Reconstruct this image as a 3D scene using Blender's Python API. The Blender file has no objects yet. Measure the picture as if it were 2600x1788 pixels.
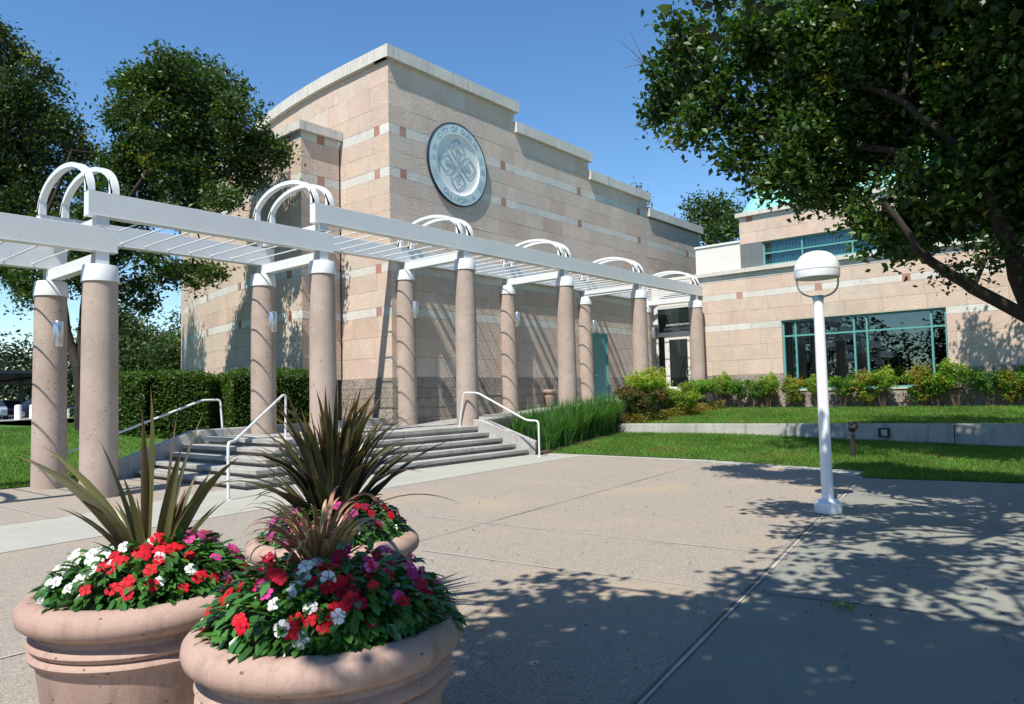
import bpy, math, random
import numpy as np
from mathutils import Vector, Matrix
PI=math.pi
R=random.Random(7)
NR=np.random.default_rng(7)
scene=bpy.context.scene
COL=scene.collection
SUN=np.array([-.548,-.144,.824])          # towards the sun

# ------------------------------------------------------------------ helpers
def tag(o,label=None,cat=None,group=None,kind=None):
    if label: o['label']=label
    if cat: o['category']=cat
    if group: o['group']=group
    if kind: o['kind']=kind
    return o
def thing(name,label,cat,loc=(0,0,0),group=None):
    o=bpy.data.objects.new(name,None); COL.objects.link(o)
    o.empty_display_size=.1; o.location=loc
    return tag(o,label,cat,group)
def origin(p):
    v=Vector((0,0,0))
    while p is not None: v+=p.location; p=p.parent
    return v
class MB:
    def __init__(s): s.v=[]; s.f=[]; s.c=[]; s.cur=(1,1,1)
    def face(s,idx): s.f.append(idx); s.c.append(s.cur)
    def add(s,vs,fs):
        b=len(s.v); s.v+= [tuple(p) for p in vs]
        for f in fs: s.face([b+i for i in f])
    def box(s,x0,y0,z0,x1,y1,z1):
        s.hexa([(x0,y0),(x1,y0),(x1,y1),(x0,y1)],z0,z1)
    def hexa(s,p,z0,z1,zt=None):
        n=len(p); z0=z0 if hasattr(z0,'__len__') else [z0]*n; z1=z1 if hasattr(z1,'__len__') else [z1]*n
        vs=[(p[i][0],p[i][1],z0[i]) for i in range(n)]+[(p[i][0],p[i][1],z1[i]) for i in range(n)]
        fs=[list(range(n))[::-1],list(range(n,2*n))]+[[i,(i+1)%n,n+(i+1)%n,n+i] for i in range(n)]
        s.add(vs,fs)
    def quad(s,a,b,c,d): s.add([a,b,c,d],[[0,1,2,3]])
    def tube(s,pts,r,n=10,cap=True):
        pts=[Vector(p) for p in pts]; rr=r if hasattr(r,'__len__') else [r]*len(pts)
        rings=[]; t0=(pts[1]-pts[0]).normalized()
        a=t0.orthogonal().normalized()
        for i,p in enumerate(pts):
            if i==0: t=t0
            elif i==len(pts)-1: t=(pts[-1]-pts[-2]).normalized()
            else: t=((pts[i]-pts[i-1]).normalized()+(pts[i+1]-pts[i]).normalized()).normalized()
            a=(a-t*a.dot(t)).normalized(); b=t.cross(a)
            rings.append([tuple(p+(a*math.cos(2*PI*k/n)+b*math.sin(2*PI*k/n))*rr[i]) for k in range(n)])
        vs=[q for ring in rings for q in ring]; fs=[]
        for i in range(len(pts)-1):
            for k in range(n): fs.append([i*n+k,i*n+(k+1)%n,(i+1)*n+(k+1)%n,(i+1)*n+k])
        if cap: fs.append(list(range(n))[::-1]); fs.append([(len(pts)-1)*n+k for k in range(n)])
        s.add(vs,fs)
    def lathe(s,c,prof,n=48,close=False):
        vs=[];fs=[];m=len(prof)
        for r,z in prof:
            for k in range(n): vs.append((c[0]+r*math.cos(2*PI*k/n),c[1]+r*math.sin(2*PI*k/n),c[2]+z))
        for i in range(m-1):
            for k in range(n): fs.append([i*n+k,i*n+(k+1)%n,(i+1)*n+(k+1)%n,(i+1)*n+k])
        if prof[0][0]>1e-4: fs.append([k for k in range(n)][::-1])
        if prof[-1][0]>1e-4: fs.append([(m-1)*n+k for k in range(n)])
        s.add(vs,fs)
    def build(s,name,mat,parent=None,smooth=False,col=False,bevel=0):
        me=bpy.data.meshes.new(name); o3=origin(parent)
        me.from_pydata([(v[0]-o3[0],v[1]-o3[1],v[2]-o3[2]) for v in s.v],[],s.f)
        if col:
            at=me.color_attributes.new('Col','FLOAT_COLOR','CORNER'); d=[]
            for f,c in zip(s.f,s.c): d+=[c[0],c[1],c[2],1.0]*len(f)
            at.data.foreach_set('color',np.array(d,dtype=np.float32))
        me.materials.append(mat)
        if smooth: me.polygons.foreach_set('use_smooth',[True]*len(me.polygons))
        me.update()
        o=bpy.data.objects.new(name,me); COL.objects.link(o)
        if parent is not None: o.parent=parent
        if bevel:
            m=o.modifiers.new('bevel','BEVEL'); m.width=bevel; m.segments=2; m.limit_method='ANGLE'; m.angle_limit=.6
        if smooth: autosmooth(o)
        return o
def autosmooth(o,ang=40):
    me=o.data
    try: me.set_sharp_from_angle(angle=math.radians(ang))
    except Exception: pass
def np_mesh(name,V,F,mat,parent=None,C=None,smooth=False):
    """V (n,3), F (m,k) equal sized polys, C per-face colour"""
    me=bpy.data.meshes.new(name); o3=np.array(origin(parent)); V=V-o3
    m,k=F.shape
    me.vertices.add(len(V)); me.vertices.foreach_set('co',V.astype(np.float32).ravel())
    me.loops.add(m*k); me.loops.foreach_set('vertex_index',F.astype(np.int32).ravel())
    me.polygons.add(m); me.polygons.foreach_set('loop_start',(np.arange(m)*k).astype(np.int32))
    me.update(calc_edges=True)
    if C is not None:
        at=me.color_attributes.new('Col','FLOAT_COLOR','CORNER')
        c=np.ones((m,k,4),np.float32); c[:,:,:3]=C[:,None,:]
        at.data.foreach_set('color',c.ravel())
    if smooth: me.polygons.foreach_set('use_smooth',np.ones(m,bool))
    me.materials.append(mat); me.validate()
    o=bpy.data.objects.new(name,me); COL.objects.link(o)
    if parent is not None: o.parent=parent
    return o
def copy_tree(o,loc,label=None,parent=None,rot=None,scale=None):
    c=o.copy(); COL.objects.link(c); c.parent=parent
    if parent is None:
        c.location=loc
        if rot is not None: c.rotation_euler.z=rot
        if scale is not None: c.scale=(scale,)*3 if not hasattr(scale,'__len__') else scale
    if label: c['label']=label
    for ch in list(o.children): copy_tree(ch,None,None,c)
    return c

# ------------------------------------------------------------------ materials
class NT:
    def __init__(s,name):
        s.m=bpy.data.materials.new(name); s.m.use_nodes=True; s.t=s.m.node_tree; s.b=s.t.nodes['Principled BSDF']
        s.out=s.t.nodes['Material Output']
        s.tc=s.t.nodes.new('ShaderNodeTexCoord')
        g=s.t.nodes.new('ShaderNodeNewGeometry'); s.pos=g.outputs['Position']; s.geo=g
    def n(s,typ,**kw):
        x=s.t.nodes.new(typ)
        for k,v in kw.items(): setattr(x,k,v)
        return x
    def link(s,a,b): s.t.links.new(a,b)
    def setin(s,node,**kw):
        for k,v in kw.items():
            k=k.replace('_',' ')
            if hasattr(v,'is_output') or isinstance(v,bpy.types.NodeSocket): s.link(v,node.inputs[k])
            else: node.inputs[k].default_value=v
    def noise(s,scale,detail=4,rough=.55,vec=None,dist=0):
        x=s.n('ShaderNodeTexNoise'); s.link(vec or s.pos,x.inputs['Vector'])
        x.inputs['Scale'].default_value=scale; x.inputs['Detail'].default_value=detail; x.inputs['Roughness'].default_value=rough; x.inputs['Distortion'].default_value=dist
        return x
    def voro(s,scale,vec=None,feat='F1',rand=1):
        x=s.n('ShaderNodeTexVoronoi',feature=feat); s.link(vec or s.pos,x.inputs['Vector']); x.inputs['Scale'].default_value=scale
        x.inputs['Randomness'].default_value=rand
        return x
    def map(s,scale=(1,1,1),rot=(0,0,0)):
        x=s.n('ShaderNodeMapping'); s.link(s.pos,x.inputs['Vector']); x.inputs['Scale'].default_value=scale; x.inputs['Rotation'].default_value=rot
        return x.outputs[0]
    def ramp(s,fac,stops,interp='LINEAR'):
        x=s.n('ShaderNodeValToRGB'); s.link(fac,x.inputs[0]); e=x.color_ramp; e.interpolation=interp
        while len(e.elements)>1: e.elements.remove(e.elements[-1])
        e.elements[0].position=stops[0][0]; e.elements[0].color=(*stops[0][1],1) if hasattr(stops[0][1],'__len__') else (stops[0][1],)*3+(1,)
        for p,c in stops[1:]:
            q=e.elements.new(p); q.color=(*c,1) if hasattr(c,'__len__') else (c,c,c,1)
        return x.outputs[0]
    def mix(s,a,b,fac,mode='MIX'):
        x=s.n('ShaderNodeMix',data_type='RGBA',blend_type=mode)
        for si,v in ((0,fac),(6,a),(7,b)):
            sock=x.inputs[si]
            if isinstance(v,bpy.types.NodeSocket): s.link(v,sock)
            elif hasattr(v,'__len__'): sock.default_value=(*v,1)
            else: sock.default_value=v if si==0 else (v,v,v,1)
        return x.outputs[2]
    def math(s,op,a,b=None,c=None):
        x=s.n('ShaderNodeMath',operation=op)
        for i,v in enumerate((a,b,c)):
            if v is None: continue
            if isinstance(v,bpy.types.NodeSocket): s.link(v,x.inputs[i])
            else: x.inputs[i].default_value=v
        return x.outputs[0]
    def bump(s,h,strength=.3,dist=.01):
        x=s.n('ShaderNodeBump'); s.link(h,x.inputs['Height']); x.inputs['Strength'].default_value=strength; x.inputs['Distance'].default_value=dist
        s.link(x.outputs[0],s.b.inputs['Normal']); return x
    def attr(s,name='Col'):
        x=s.n('ShaderNodeAttribute',attribute_name=name); return x.outputs['Color']
    def done(s,color,rough=.7,spec=.3,**kw):
        if isinstance(color,bpy.types.NodeSocket): s.link(color,s.b.inputs['Base Color'])
        else: s.b.inputs['Base Color'].default_value=(*color,1)
        if isinstance(rough,bpy.types.NodeSocket): s.link(rough,s.b.inputs['Roughness'])
        else: s.b.inputs['Roughness'].default_value=rough
        s.b.inputs['Specular IOR Level'].default_value=spec
        for k,v in kw.items(): s.b.inputs[k.replace('_',' ')].default_value=v
        return s.m
M={}
def paint(name,c,rough=.4,spec=.5,var=.06,metal=0,bumpy=0):
    t=NT(name); n=t.noise(3,5,.6)
    col=t.mix(tuple(x*(1-var) for x in c),tuple(min(1,x*(1+var)) for x in c),n.outputs[0])
    if bumpy: t.bump(t.noise(60,3).outputs[0],bumpy,.003)
    M[name]=t.done(col,rough,spec,Metallic=metal); return M[name]
# white painted steel with faint streaks and grime
t=NT('white_steel'); n1=t.noise(2.2,6,.6); n2=t.noise(1,4,.5,vec=t.map((14,14,1.2)))
c=t.mix((.60,.62,.62),(.70,.72,.72),n1.outputs[0]); st=t.ramp(n2.outputs[0],[(.60,0),(.78,.35)])
M['white_steel']=t.done(t.mix(c,(.50,.50,.48),st),.38,.45)
t.bump(n1.outputs[0],.05,.01)
paint('cream_panel',(.62,.61,.58),.7,.2,.05)
paint('stucco',(.62,.61,.57),.85,.15,.05,bumpy=.3)
paint('galvanised',(.42,.44,.45),.38,.5,.15,.7)
paint('aluminium',(.62,.63,.66),.28,.5,.04,.9)
paint('lamp_white',(.78,.80,.83),.25,.5,.02)
paint('lamp_lens',(.45,.5,.42),.5,.4,.1)
paint('teal_frame',(.10,.30,.29),.45,.4,.05)
paint('teal_door',(.10,.27,.27),.5,.35,.08)
paint('teal_roof',(.22,.50,.44),.45,.35,.06)
paint('slate',(.13,.15,.155),.6,.3,.18)
paint('dark_bronze',(.03,.024,.022),.45,.4,.1)
paint('black_rubber',(.02,.02,.02),.8,.2,.1)
paint('dark_metal',(.05,.055,.06),.5,.4,.1)
paint('blind',(.45,.60,.58),.7,.2,.05)
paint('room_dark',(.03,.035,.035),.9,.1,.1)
paint('joint',(.40,.39,.365),.9,.1,.25)
paint('joint_dark',(.17,.16,.145),.9,.1,.4)
paint('mortar',(.44,.40,.36),.9,.1,.08)
paint('bollard_white',(.78,.77,.73),.6,.3,.04)
paint('seal_blue',(.50,.61,.62),.5,.3,.03)
paint('seal_mark',(.34,.46,.50),.6,.3,.05)
paint('seal_dish',(.64,.67,.65),.45,.4,.03)
paint('seal_text',(.27,.38,.42),.6,.3,.02)
paint('seal_edge',(.02,.03,.05),.5,.3,.05)
paint('letter',(.72,.72,.70),.5,.3,.01)
paint('soil',(.09,.065,.045),.95,.05,.35,bumpy=.8)
paint('twig',(.12,.085,.06),.9,.1,.3)
def concrete(name,a,b,pits=True,ps=16,stain=None,rough=.85,streak=False):
    t=NT(name); n1=t.noise(1.3,6,.6); n2=t.noise(60,3,.6); n3=t.noise(7,5,.6)
    c=t.mix(a,b,t.ramp(n1.outputs[0],[(.35,0),(.65,1)]))
    c=t.mix(c,tuple(x*.82 for x in a),t.ramp(n3.outputs[0],[(.5,0),(.8,.5)]))
    c=t.mix(c,tuple(x*.9 for x in a),t.ramp(n2.outputs[0],[(.5,0),(.75,.6)]))
    if streak:
        s1=t.noise(1,4,.6,vec=t.map((9,9,.8))); c=t.mix(c,tuple(x*.6 for x in a),t.ramp(s1.outputs[0],[(.52,0),(.75,.7)]))
    h=n2.outputs[0]
    if pits:
        v=t.voro(ps,vec=t.map((1,1,1.6))); v2=t.voro(45)
        rnd=t.math('GREATER_THAN',v.outputs['Color'],.55)
        p=t.math('MULTIPLY',t.math('LESS_THAN',v.outputs['Distance'],t.math('MULTIPLY',n3.outputs[0],.30)),rnd)
        p2=t.math('LESS_THAN',v2.outputs['Distance'],t.math('MULTIPLY',n1.outputs[0],.22))
        pp=t.math('MINIMUM',t.math('ADD',p,t.math('MULTIPLY',p2,.45)),1)
        c=t.mix(c,tuple(x*.28 for x in a),t.math('MULTIPLY',pp,.8)); h=t.math('SUBTRACT',n2.outputs[0],t.math('MULTIPLY',pp,2.5))
    if stain:
        sx=t.n('ShaderNodeSeparateXYZ'); t.link(t.tc.outputs['Object'],sx.inputs[0])
    t.bump(h,.25,.006)
    M[name]=t.done(c,rough,.25); return t
concrete('column_concrete',(.35,.275,.23),(.44,.355,.305),ps=9)
concrete('step_concrete',(.29,.285,.26),(.41,.40,.37),pits=False,streak=True)
concrete('wall_concrete',(.33,.32,.30),(.46,.45,.42),pits=True,streak=True)
concrete('coping_concrete',(.50,.48,.43),(.60,.58,.53),pits=False,streak=True)
concrete('planter_clay',(.35,.235,.19),(.43,.305,.255),streak=True)
concrete('stained_concrete',(.10,.10,.09),(.24,.235,.215),pits=False,streak=True)
# broom finished sidewalk and band concrete
def slab(name,a,b):
    t=NT(name); n1=t.noise(.8,6,.6); n2=t.noise(120,2,.5); w=t.noise(1,3,.5,vec=t.map((8,190,1),(0,0,.16)))
    c=t.mix(a,b,t.ramp(n1.outputs[0],[(.3,0),(.7,1)])); c=t.mix(c,tuple(x*.8 for x in a),t.ramp(n2.outputs[0],[(.5,0),(.8,.5)]))
    n4=t.noise(2.5,5,.7); c=t.mix(c,tuple(x*.7 for x in a),t.ramp(n4.outputs[0],[(.58,0),(.75,.5)]))
    sp=t.voro(18); c=t.mix(c,(.08,.07,.055),t.math('MULTIPLY',t.math('LESS_THAN',sp.outputs['Distance'],.10),t.math('GREATER_THAN',sp.outputs['Color'],.6)))
    t.bump(t.math('ADD',w.outputs[0],t.math('MULTIPLY',n2.outputs[0],.4)),.25,.004); M[name]=t.done(c,.85,.25)
slab('sidewalk_concrete',(.20,.20,.175),(.255,.255,.22))
slab('band_concrete',(.32,.32,.275),(.38,.38,.33))
# exposed aggregate
t=NT('aggregate')
v=t.voro(85); v2=t.voro(140); cs=t.n('ShaderNodeSeparateColor'); t.link(v.outputs['Color'],cs.inputs[0])
c=t.ramp(cs.outputs[0],[(0,(.12,.10,.08)),(.25,(.265,.225,.18)),(.5,(.335,.285,.23)),(.72,(.39,.335,.27)),(.88,(.26,.215,.185)),(1,(.54,.49,.42))])
edge=t.ramp(v.outputs['Distance'],[(.35,0),(.62,1)]); c=t.mix(c,(.27,.24,.205),edge)
sand=t.ramp(t.voro(140).outputs['Distance'],[(.1,.85),(.7,1.08)]); c=t.mix(c,sand,.6,'MULTIPLY')
n1=t.noise(.45,5,.6); c=t.mix(c,(.38,.29,.20),t.ramp(n1.outputs[0],[(.5,0),(.68,.6)]))
n2=t.noise(1.7,6,.65); c=t.mix(c,(.15,.13,.11),t.ramp(n2.outputs[0],[(.60,0),(.78,.4)]))
t.bump(v.outputs['Distance'],.5,.004); M['aggregate']=t.done(c,.85,.25)
# cut sandstone: block colour x drift, wavy bedding lines
t=NT('sandstone'); a=t.attr(); n1=t.noise(1.5,6,.65,dist=1.2)
w=t.n('ShaderNodeTexWave',wave_type='BANDS',bands_direction='DIAGONAL'); t.link(t.map((1,1,1.2)),w.inputs[0]); w.inputs['Scale'].default_value=4.2; w.inputs['Distortion'].default_value=16; w.inputs['Detail'].default_value=3; w.inputs['Detail Scale'].default_value=.7
n3=t.noise(22,4,.6); f=t.math('MULTIPLY_ADD',w.outputs[0],.045,.965); g=t.ramp(n1.outputs[0],[(.3,.88),(.7,1.08)]); h=t.ramp(n3.outputs[0],[(.3,.93),(.7,1.05)])
c=t.mix(a,f,1,'MULTIPLY'); c=t.mix(c,g,1,'MULTIPLY'); c=t.mix(c,h,1,'MULTIPLY')
warm=t.noise(.9,3,.5); c=t.mix(c,(.60,.34,.22),t.ramp(warm.outputs[0],[(.6,0),(.8,.12)]))
t.bump(t.math('ADD',w.outputs[0],n3.outputs[0]),.35,.012); M['sandstone']=t.done(c,.85,.2)
# split face block
t=NT('split_face'); a=t.attr(); n1=t.noise(5.5,7,.7); n2=t.noise(30,4,.6)
c=t.mix(a,t.ramp(n1.outputs[0],[(.3,.7),(.7,1.12)]),1,'MULTIPLY'); t.bump(t.math('ADD',n1.outputs[0],t.math('MULTIPLY',n2.outputs[0],.3)),1.0,.09); M['split_face']=t.done(c,.95,.1)
# foliage
def leafmat(name,trans=.35,rough=.42,spec=.35,tint=(1,1,1),back=1.0):
    t=NT(name); a=t.attr(); n=t.noise(1.3,3)
    c=t.mix(a,t.ramp(n.outputs[0],[(.3,.8),(.7,1.2)]),1,'MULTIPLY'); c=t.mix(c,tint,1,'MULTIPLY')
    t.done(c,rough,spec)
    tr=t.n('ShaderNodeBsdfTranslucent'); t.link(t.mix(c,(1.5,1.7,.5),1,'MULTIPLY'),tr.inputs[0])
    ms=t.n('ShaderNodeMixShader'); ms.inputs[0].default_value=trans
    t.link(t.b.outputs[0],ms.inputs[1]); t.link(tr.outputs[0],ms.inputs[2]); t.link(ms.outputs[0],t.out.inputs[0])
    M[name]=t.m
leafmat('leaves',.30); leafmat('glossy_leaves',.18,.25,.6); leafmat('flax',.22,.35,.45); leafmat('petal',.30,.6,.2); leafmat('grass_blade',.35,.5,.25)
t=NT('lawn_base'); n=t.noise(.5,5,.6); n2=t.noise(50,4,.7)
c=t.mix((.055,.12,.022),(.09,.18,.032),n.outputs[0]); c=t.mix(c,(.035,.07,.015),t.ramp(n2.outputs[0],[(.45,0),(.7,.8)]))
n3=t.noise(.55,4,.6); c=t.mix(c,(.20,.14,.07),t.ramp(n3.outputs[0],[(.66,0),(.72,.7)])); t.bump(n2.outputs[0],.8,.03); M['lawn_base']=t.done(c,.9,.1)
t=NT('bark'); n=t.noise(1,5,.7,vec=t.map((22,22,4))); n2=t.noise(3,4)
c=t.mix((.025,.02,.018),(.07,.058,.05),n.outputs[0]); t.bump(n.outputs[0],.9,.03); M['bark']=t.done(c,.95,.1)
# window glass: tinted, see-through, mirror-like at a glance
def glass(name,refl,tint):
    t=NT(name); gl=t.n('ShaderNodeBsdfGlossy'); gl.inputs['Roughness'].default_value=.012; gl.inputs[0].default_value=(.50,.60,.64,1)
    tr=t.n('ShaderNodeBsdfTransparent'); tr.inputs[0].default_value=(*tint,1)
    fr=t.n('ShaderNodeFresnel'); fr.inputs[0].default_value=1.5
    f=t.math('ADD',fr.outputs[0],refl); ms=t.n('ShaderNodeMixShader'); t.link(f,ms.inputs[0]); t.link(tr.outputs[0],ms.inputs[1]); t.link(gl.outputs[0],ms.inputs[2])
    n=t.noise(.8,2); b=t.n('ShaderNodeBump'); t.link(n.outputs[0],b.inputs['Height']); b.inputs['Strength'].default_value=.05; b.inputs['Distance'].default_value=.02; t.link(b.outputs[0],gl.inputs['Normal'])
    t.link(ms.outputs[0],t.out.inputs[0]); t.m.use_transparent_shadow=True if hasattr(t.m,'use_transparent_shadow') else None; M[name]=t.m
glass('window_glass',.14,(.5,.62,.62)); glass('upper_glass',.06,(.72,.92,.9))
paint('car_glass',(.02,.025,.03),.08,.7,.1); paint('car_dark',(.012,.018,.045),.2,.6,.1); paint('car_silver',(.35,.42,.50),.25,.6,.05,.3); paint('car_red',(.12,.015,.02),.25,.6,.1); paint('car_black',(.012,.013,.016),.2,.6,.1)
paint('chrome',(.6,.6,.6),.2,.5,.05,.9); paint('asphalt',(.05,.05,.052),.9,.2,.15)

# ------------------------------------------------------------------ camera, sun, sky
p,r,phi,f=.0569,.024,.7012,1855.1
fw=Vector((math.cos(phi)*math.cos(p),math.sin(phi)*math.cos(p),math.sin(p))); rt=Vector((math.sin(phi),-math.cos(phi),0)); up=rt.cross(fw)
rt2=rt*math.cos(r)-up*math.sin(r); up2=rt*math.sin(r)+up*math.cos(r)
cam=bpy.data.cameras.new('camera'); co=bpy.data.objects.new('camera',cam); COL.objects.link(co)
co.matrix_world=Matrix(((rt2.x,up2.x,-fw.x,0),(rt2.y,up2.y,-fw.y,0),(rt2.z,up2.z,-fw.z,1.6),(0,0,0,1)))
cam.sensor_width=36; cam.lens=36*f/2600; cam.clip_end=2000; cam.clip_start=.05; scene.camera=co
sl=bpy.data.lights.new('sun','SUN'); so=bpy.data.objects.new('sun',sl); COL.objects.link(so)
sl.energy=5.0; sl.angle=math.radians(.5); sl.color=(1,.945,.85)
so.rotation_euler=Vector(SUN).to_track_quat('Z','Y').to_euler(); so.location=(0,0,30)
w=bpy.data.worlds.new('World'); scene.world=w; w.use_nodes=True; nt=w.node_tree
sky=nt.nodes.new('ShaderNodeTexSky'); sky.sky_type='NISHITA'; sky.sun_disc=False
sky.sun_elevation=math.asin(.824); sky.sun_rotation=math.atan2(-.548,-.144); sky.air_density=1.0; sky.dust_density=0.0; sky.ozone_density=2.5
hs=nt.nodes.new('ShaderNodeHueSaturation'); hs.inputs['Saturation'].default_value=1.2; nt.links.new(sky.outputs[0],hs.inputs['Color']); nt.links.new(hs.outputs[0],nt.nodes['Background'].inputs[0]); nt.nodes['Background'].inputs[1].default_value=.13
vs=scene.view_settings; vs.view_transform='Standard'; vs.look='None'; vs.exposure=.50; vs.gamma=1
scene.cycles.max_bounces=8; scene.cycles.transparent_max_bounces=12

# ------------------------------------------------------------------ ground and paving
def sheet(name,pts,mat,z=None):
    m=MB(); m.add([(q[0],q[1],q[2] if len(q)>2 else z) for q in pts],[list(range(len(pts)))])
    o=m.build(name,M[mat]); o['kind']='structure'; return o
def grid_sheet(name,x0,x1,y0,y1,nx,ny,fn,mat,mask=None):
    m=MB(); idx={}
    for i in range(nx+1):
        for j in range(ny+1):
            x=x0+(x1-x0)*i/nx; y=y0+(y1-y0)*j/ny; idx[i,j]=len(m.v); m.v.append((x,y,fn(x,y)))
    for i in range(nx):
        for j in range(ny):
            x=x0+(x1-x0)*(i+.5)/nx; y=y0+(y1-y0)*(j+.5)/ny
            if mask is None or mask(x,y): m.face([idx[i,j],idx[i+1,j],idx[i+1,j+1],idx[i,j+1]])
    o=m.build(name,M[mat],smooth=True); o['kind']='structure'; return o
sheet('ground',[(-400,-400),(600,-400),(600,600),(-400,600)],'lawn_base',-.25)
sheet('plaza',[(-30,-7),(3.35,1.97),(15.9,3.99),(15.9,18.4),(-30,18.4)],'aggregate',0.0)
m=MB(); m.add([(-30,-25,.004),(13.6,-25,.004),(13.9,-2,.004),(13.95,1.4,.004),(13.55,3.62,.004),(3.35,1.97,.004),(-30,-3.4,.004)],[list(range(7))])
# continue plaza margin under the sidewalk
o=m.build('sidewalk',M['sidewalk_concrete']); o['kind']='structure'
sheet('plaza_edge',[(13.5,3.6),(14.75,3.8),(15.65,7.4),(15.75,12.2),(13.9,12.2),(13.9,10.52),(15.2,10.6),(15.1,7.4),(14.2,4.4)],'band_concrete',.004)
sheet('paving_band',[(-30,6.65),(2.52,9.47),(13.9,10.52),(13.9,12.5),(6.6,12.5),(3.77,11.62),(-30,8.8)],'band_concrete',.005)
def strip(mb,pts,wd,z,jit=.3):
    for a,b in zip(pts,pts[1:]):
        a=Vector((*a,0)); b=Vector((*b,0)); L=(b-a).length; d=(b-a)/L; nn=Vector((-d.y,d.x,0)); k=max(1,int(L/.35)); ww=[wd*(1+R.uniform(-jit,jit)) for _ in range(k+1)]
        for i in range(k):
            p0=a+d*L*i/k; p1=a+d*L*(i+1)/k
            mb.quad((*(p0-nn*ww[i])[:2],z),(*(p1-nn*ww[i+1])[:2],z),(*(p1+nn*ww[i+1])[:2],z),(*(p0+nn*ww[i])[:2],z))
mj=MB()
strip(mj,[(6.70,7.6),(6.80,5.8),(6.88,4.6),(7.06,2.58)],.008,.0075,.6)
strip(mj,[(5.22,5.7),(5.4,3.84),(5.6,2.35)],.007,.0075,.6)
strip(mj,[(3.70,14.2),(3.75,11.65)],.012,.0075); strip(mj,[(-6,5.5),(1.7,5.56)],.012,.0075)
strip(mj,[(1.5,1.70),(3.35,2.005),(8,2.76),(13.5,3.62)],.011,.0085,.5)
strip(mj,[(7.06,2.6),(7.34,.75),(7.7,-6)],.006,.0095); strip(mj,[(10.9,3.1),(11.1,-6)],.006,.0095)
o=mj.build('joint_sealant',M['joint']); o['kind']='structure'
md=MB()
strip(md,[(3.2,5.75),(5.51,6.06),(8.57,6.42),(11.77,6.80),(15.3,7.22)],.006,.0085,.6)
strip(md,[(1.5,1.735),(3.35,2.035),(8,2.80),(13.5,3.655)],.008,.0065,.4)
strip(md,[(5.62,2.35),(5.78,1.5),(6.1,-6)],.008,.0095)
o=md.build('paving_joint',M['joint_dark']); o['kind']='structure'

def lerp(a,b,t): return a+(b-a)*max(0,min(1,t))
def zl(x,y): # left lawn mound
    b=lerp(0.0,.55,(y-16.6)/4.0)
    hill=.42*math.exp(-((x-9.5)/3.5)**2)*max(0,min(1,(y-16.4)/2.2))
    return b+hill*(1 if y<26 else max(0,1-(y-26)/6))+.01
grid_sheet('lawn_left',-30,12.5,16.62,60,60,80,lambda x,y:zl(x,y),'lawn_base',lambda x,y:not(x>6.2 and y<16.95))
sheet('far_path',[(-40,56,.565),(16,58,.565),(30,80,.565),(26,80,.565),(14,61,.565),(-40,59,.565)],'sidewalk_concrete')
sheet('parking_lot',[(-60,62,.56),(14,62,.56),(24,72,.56),(60,72,.56),(60,140,.56),(-60,140,.56)],'asphalt')
sheet('far_lawn',[(-200,59.5,.55),(60,59.5,.55),(200,59.5,.55),(200,240,.55),(-200,240,.55)],'lawn_base')
def zr(x,y): # lower right lawn
    return lerp(.012,lerp(.04,.25,(y-1)/8),(x-15.3)/5.3)+.02*math.sin(x*.8)*math.sin(y*.6)*.5
def redge(y): # paving edge
    pts=[(-25,13.9),(1.38,14.1),(3.62,13.6),(3.9,14.72),(7.4,15.55),(11.9,15.6),(30,15.6)]
    for (y0,x0),(y1,x1) in zip(pts,pts[1:]):
        if y<=y1: return x0+(x1-x0)*(y-y0)/(y1-y0)
    return 15.6
def bed(x,y): # planting bed between lawn and terrace
    return y>11.7+(x-15.0)*.22
grid_sheet('lawn_right',13.3,20.6,-25,13.4,60,160,zr,'lawn_base',lambda x,y:x>redge(y)-.06)
grid_sheet('bed_soil',14.9,20.6,11.7,13.6,60,30,lambda x,y:lerp(.03,.30,(x-15.3)/5.3)+.02*math.sin(x*5)*math.sin(y*7)+(.02 if bed(x,y) else -.2),'soil',lambda x,y:bed(x-.2,y))
def zu(x,y): return lerp(.51,.82,(x-20.8)/6.8)
grid_sheet('lawn_upper',20.75,27.5,-25,13.5,16,60,zu,'lawn_base')
grid_sheet('shrub_bed_soil',27.4,28.8,-25,14.2,8,80,lambda x,y:.80+.025*math.sin(x*9)*math.sin(y*4),'soil')
grid_sheet('hedge_bed_soil',8.9,13.9,16.8,19.2,20,8,lambda x,y:.88+.03*math.sin(x*4+y*3),'soil')

# ------------------------------------------------------------------ terrace, stairs
def tz(x): return .775 if x<14.3 else .775+ (x-14.3)*.048
m=MB()
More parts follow.
